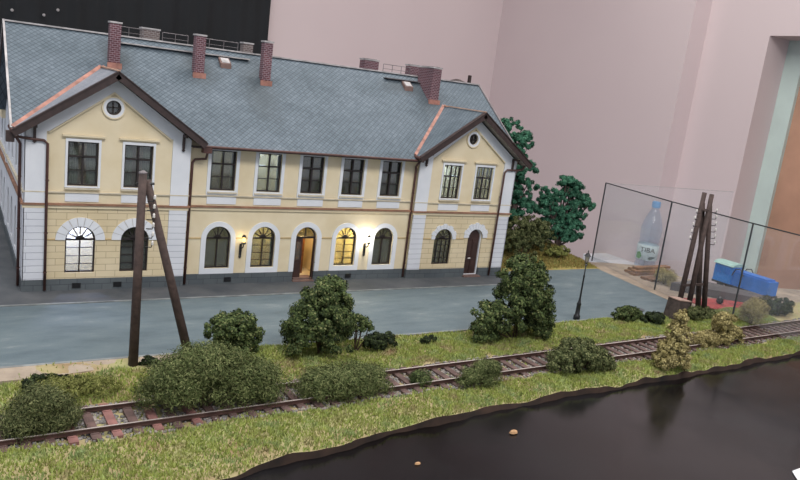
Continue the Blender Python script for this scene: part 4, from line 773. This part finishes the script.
bush('shrub', 'brownish green shrub under the trees beside the station wall', 'shrub', (33.6, 2.0, .6), [(1.9, .3, 1.6, 1.2, .8, 1.3), (0, 0, 1.0, 1.5, .9, 1.1), (-.8, 0, 2.2, 1.1, .8, 1.0), (1.3, .3, 1.2, 1.2, .8, 1.0), (.6, .3, 2.4, 1.0, .8, .9), (-1.4, 0, 1.2, .9, .8, 1.1)], 'leaf_grey', 9000, .14, 220, .22, 5)
bush('shrub', 'yellow green shrub on the dry bank below the smaller tree', 'shrub', (37.3, 1.9, .8), [(0, 0, .4, .9, .5, .4), (-.8, 0, .3, .6, .5, .35)], 'leaf_yellow', 2000, .12, 60, .15, 3)
# ============================================================= GRASS
def blades(xs, ys, hf, hmin, hmax, wd, n):
    z = hf(xs, ys); h = rng.uniform(hmin, hmax, n); a = rng.uniform(0, 6.283, n); dx = np.cos(a)*wd/2; dy = np.sin(a)*wd/2; lx = rng.normal(0, .35, n)*h; ly = rng.normal(0, .35, n)*h
    return np.stack([np.stack([xs-dx, ys-dy, z-.01], 1), np.stack([xs+dx, ys+dy, z-.01], 1), np.stack([xs+lx, ys+ly, z+h], 1)], 1).reshape(-1, 3)
t = NT('grass_blade'); c = t.coord(); nz = t.noise(.8, 7, rough=.7); c1 = t.ramp(nz, [(.3, (158, 132, 104)), (.38, (164, 160, 116)), (.48, (158, 170, 92)), (.58, (152, 166, 108)), (.72, (132, 156, 116))])
g = t.n('ShaderNodeNewGeometry'); c1 = t.mix(.55, c1, t.ramp(g.outputs['Random Per Island'], [(0, (180, 172, 140)), (.5, (235, 235, 215)), (1, (255, 255, 255))]), 'MULTIPLY'); t.base(c1); t.b.inputs['Roughness'].default_value = .85; t.b.inputs['Specular IOR Level'].default_value = .15; M['grass'] = t.m
N = 190000; xs = rng.uniform(-6, 44, N); e = smooth_edge(xs); ys = e+(-9.6-e)*rng.random(N)
dtr = np.abs(ys-trk(xs)); keep = (dtr > 1.15+.25*np.sin(xs*1.7)+.15*np.sin(xs*5)) | (rng.random(N) < .04)
pth = (xs < 4.2) & (ys > -10.8); keep &= ~(pth & (rng.random(N) < .97)); dens = .5+.5*np.sin(xs*.8+1)*np.sin(ys*1.3+xs*.3); keep &= rng.random(N) < (.6+.4*dens)
xs, ys = xs[keep], ys[keep]; n = len(xs)
o = npmesh('grass', blades(xs, ys, terr, .07, .17, .07, n), 3, 'grass'); tag(o, 'short green and yellowish grass covering the verge on both sides of the track', 'grass', kind='stuff')
def bankh(x, y):
    i = (x-30.4)/10.7*33; j = (y-.9)/7*21; e = np.clip(np.minimum(np.minimum(1, i/4), (33-i)/9), 0, 1)*np.clip(np.minimum(np.minimum(1, j/5), (21-j)/4), 0, 1); return .02+e*(1.0+.18*np.sin(x*1.7)+.15*np.sin(y*2+x))
N = 16000; xs = rng.uniform(30.7, 40.8, N); ys = rng.uniform(1.0, 7, N)
foliage_mat('dry_grass', [(0, (138, 116, 66)), (.5, (172, 154, 92)), (1, (150, 154, 84))])
o = npmesh('dry_grass', blades(xs, ys, bankh, .1, .25, .08, N), 3, 'dry_grass'); tag(o, 'dry yellowish grass on the earth bank under the trees', 'grass', kind='stuff')
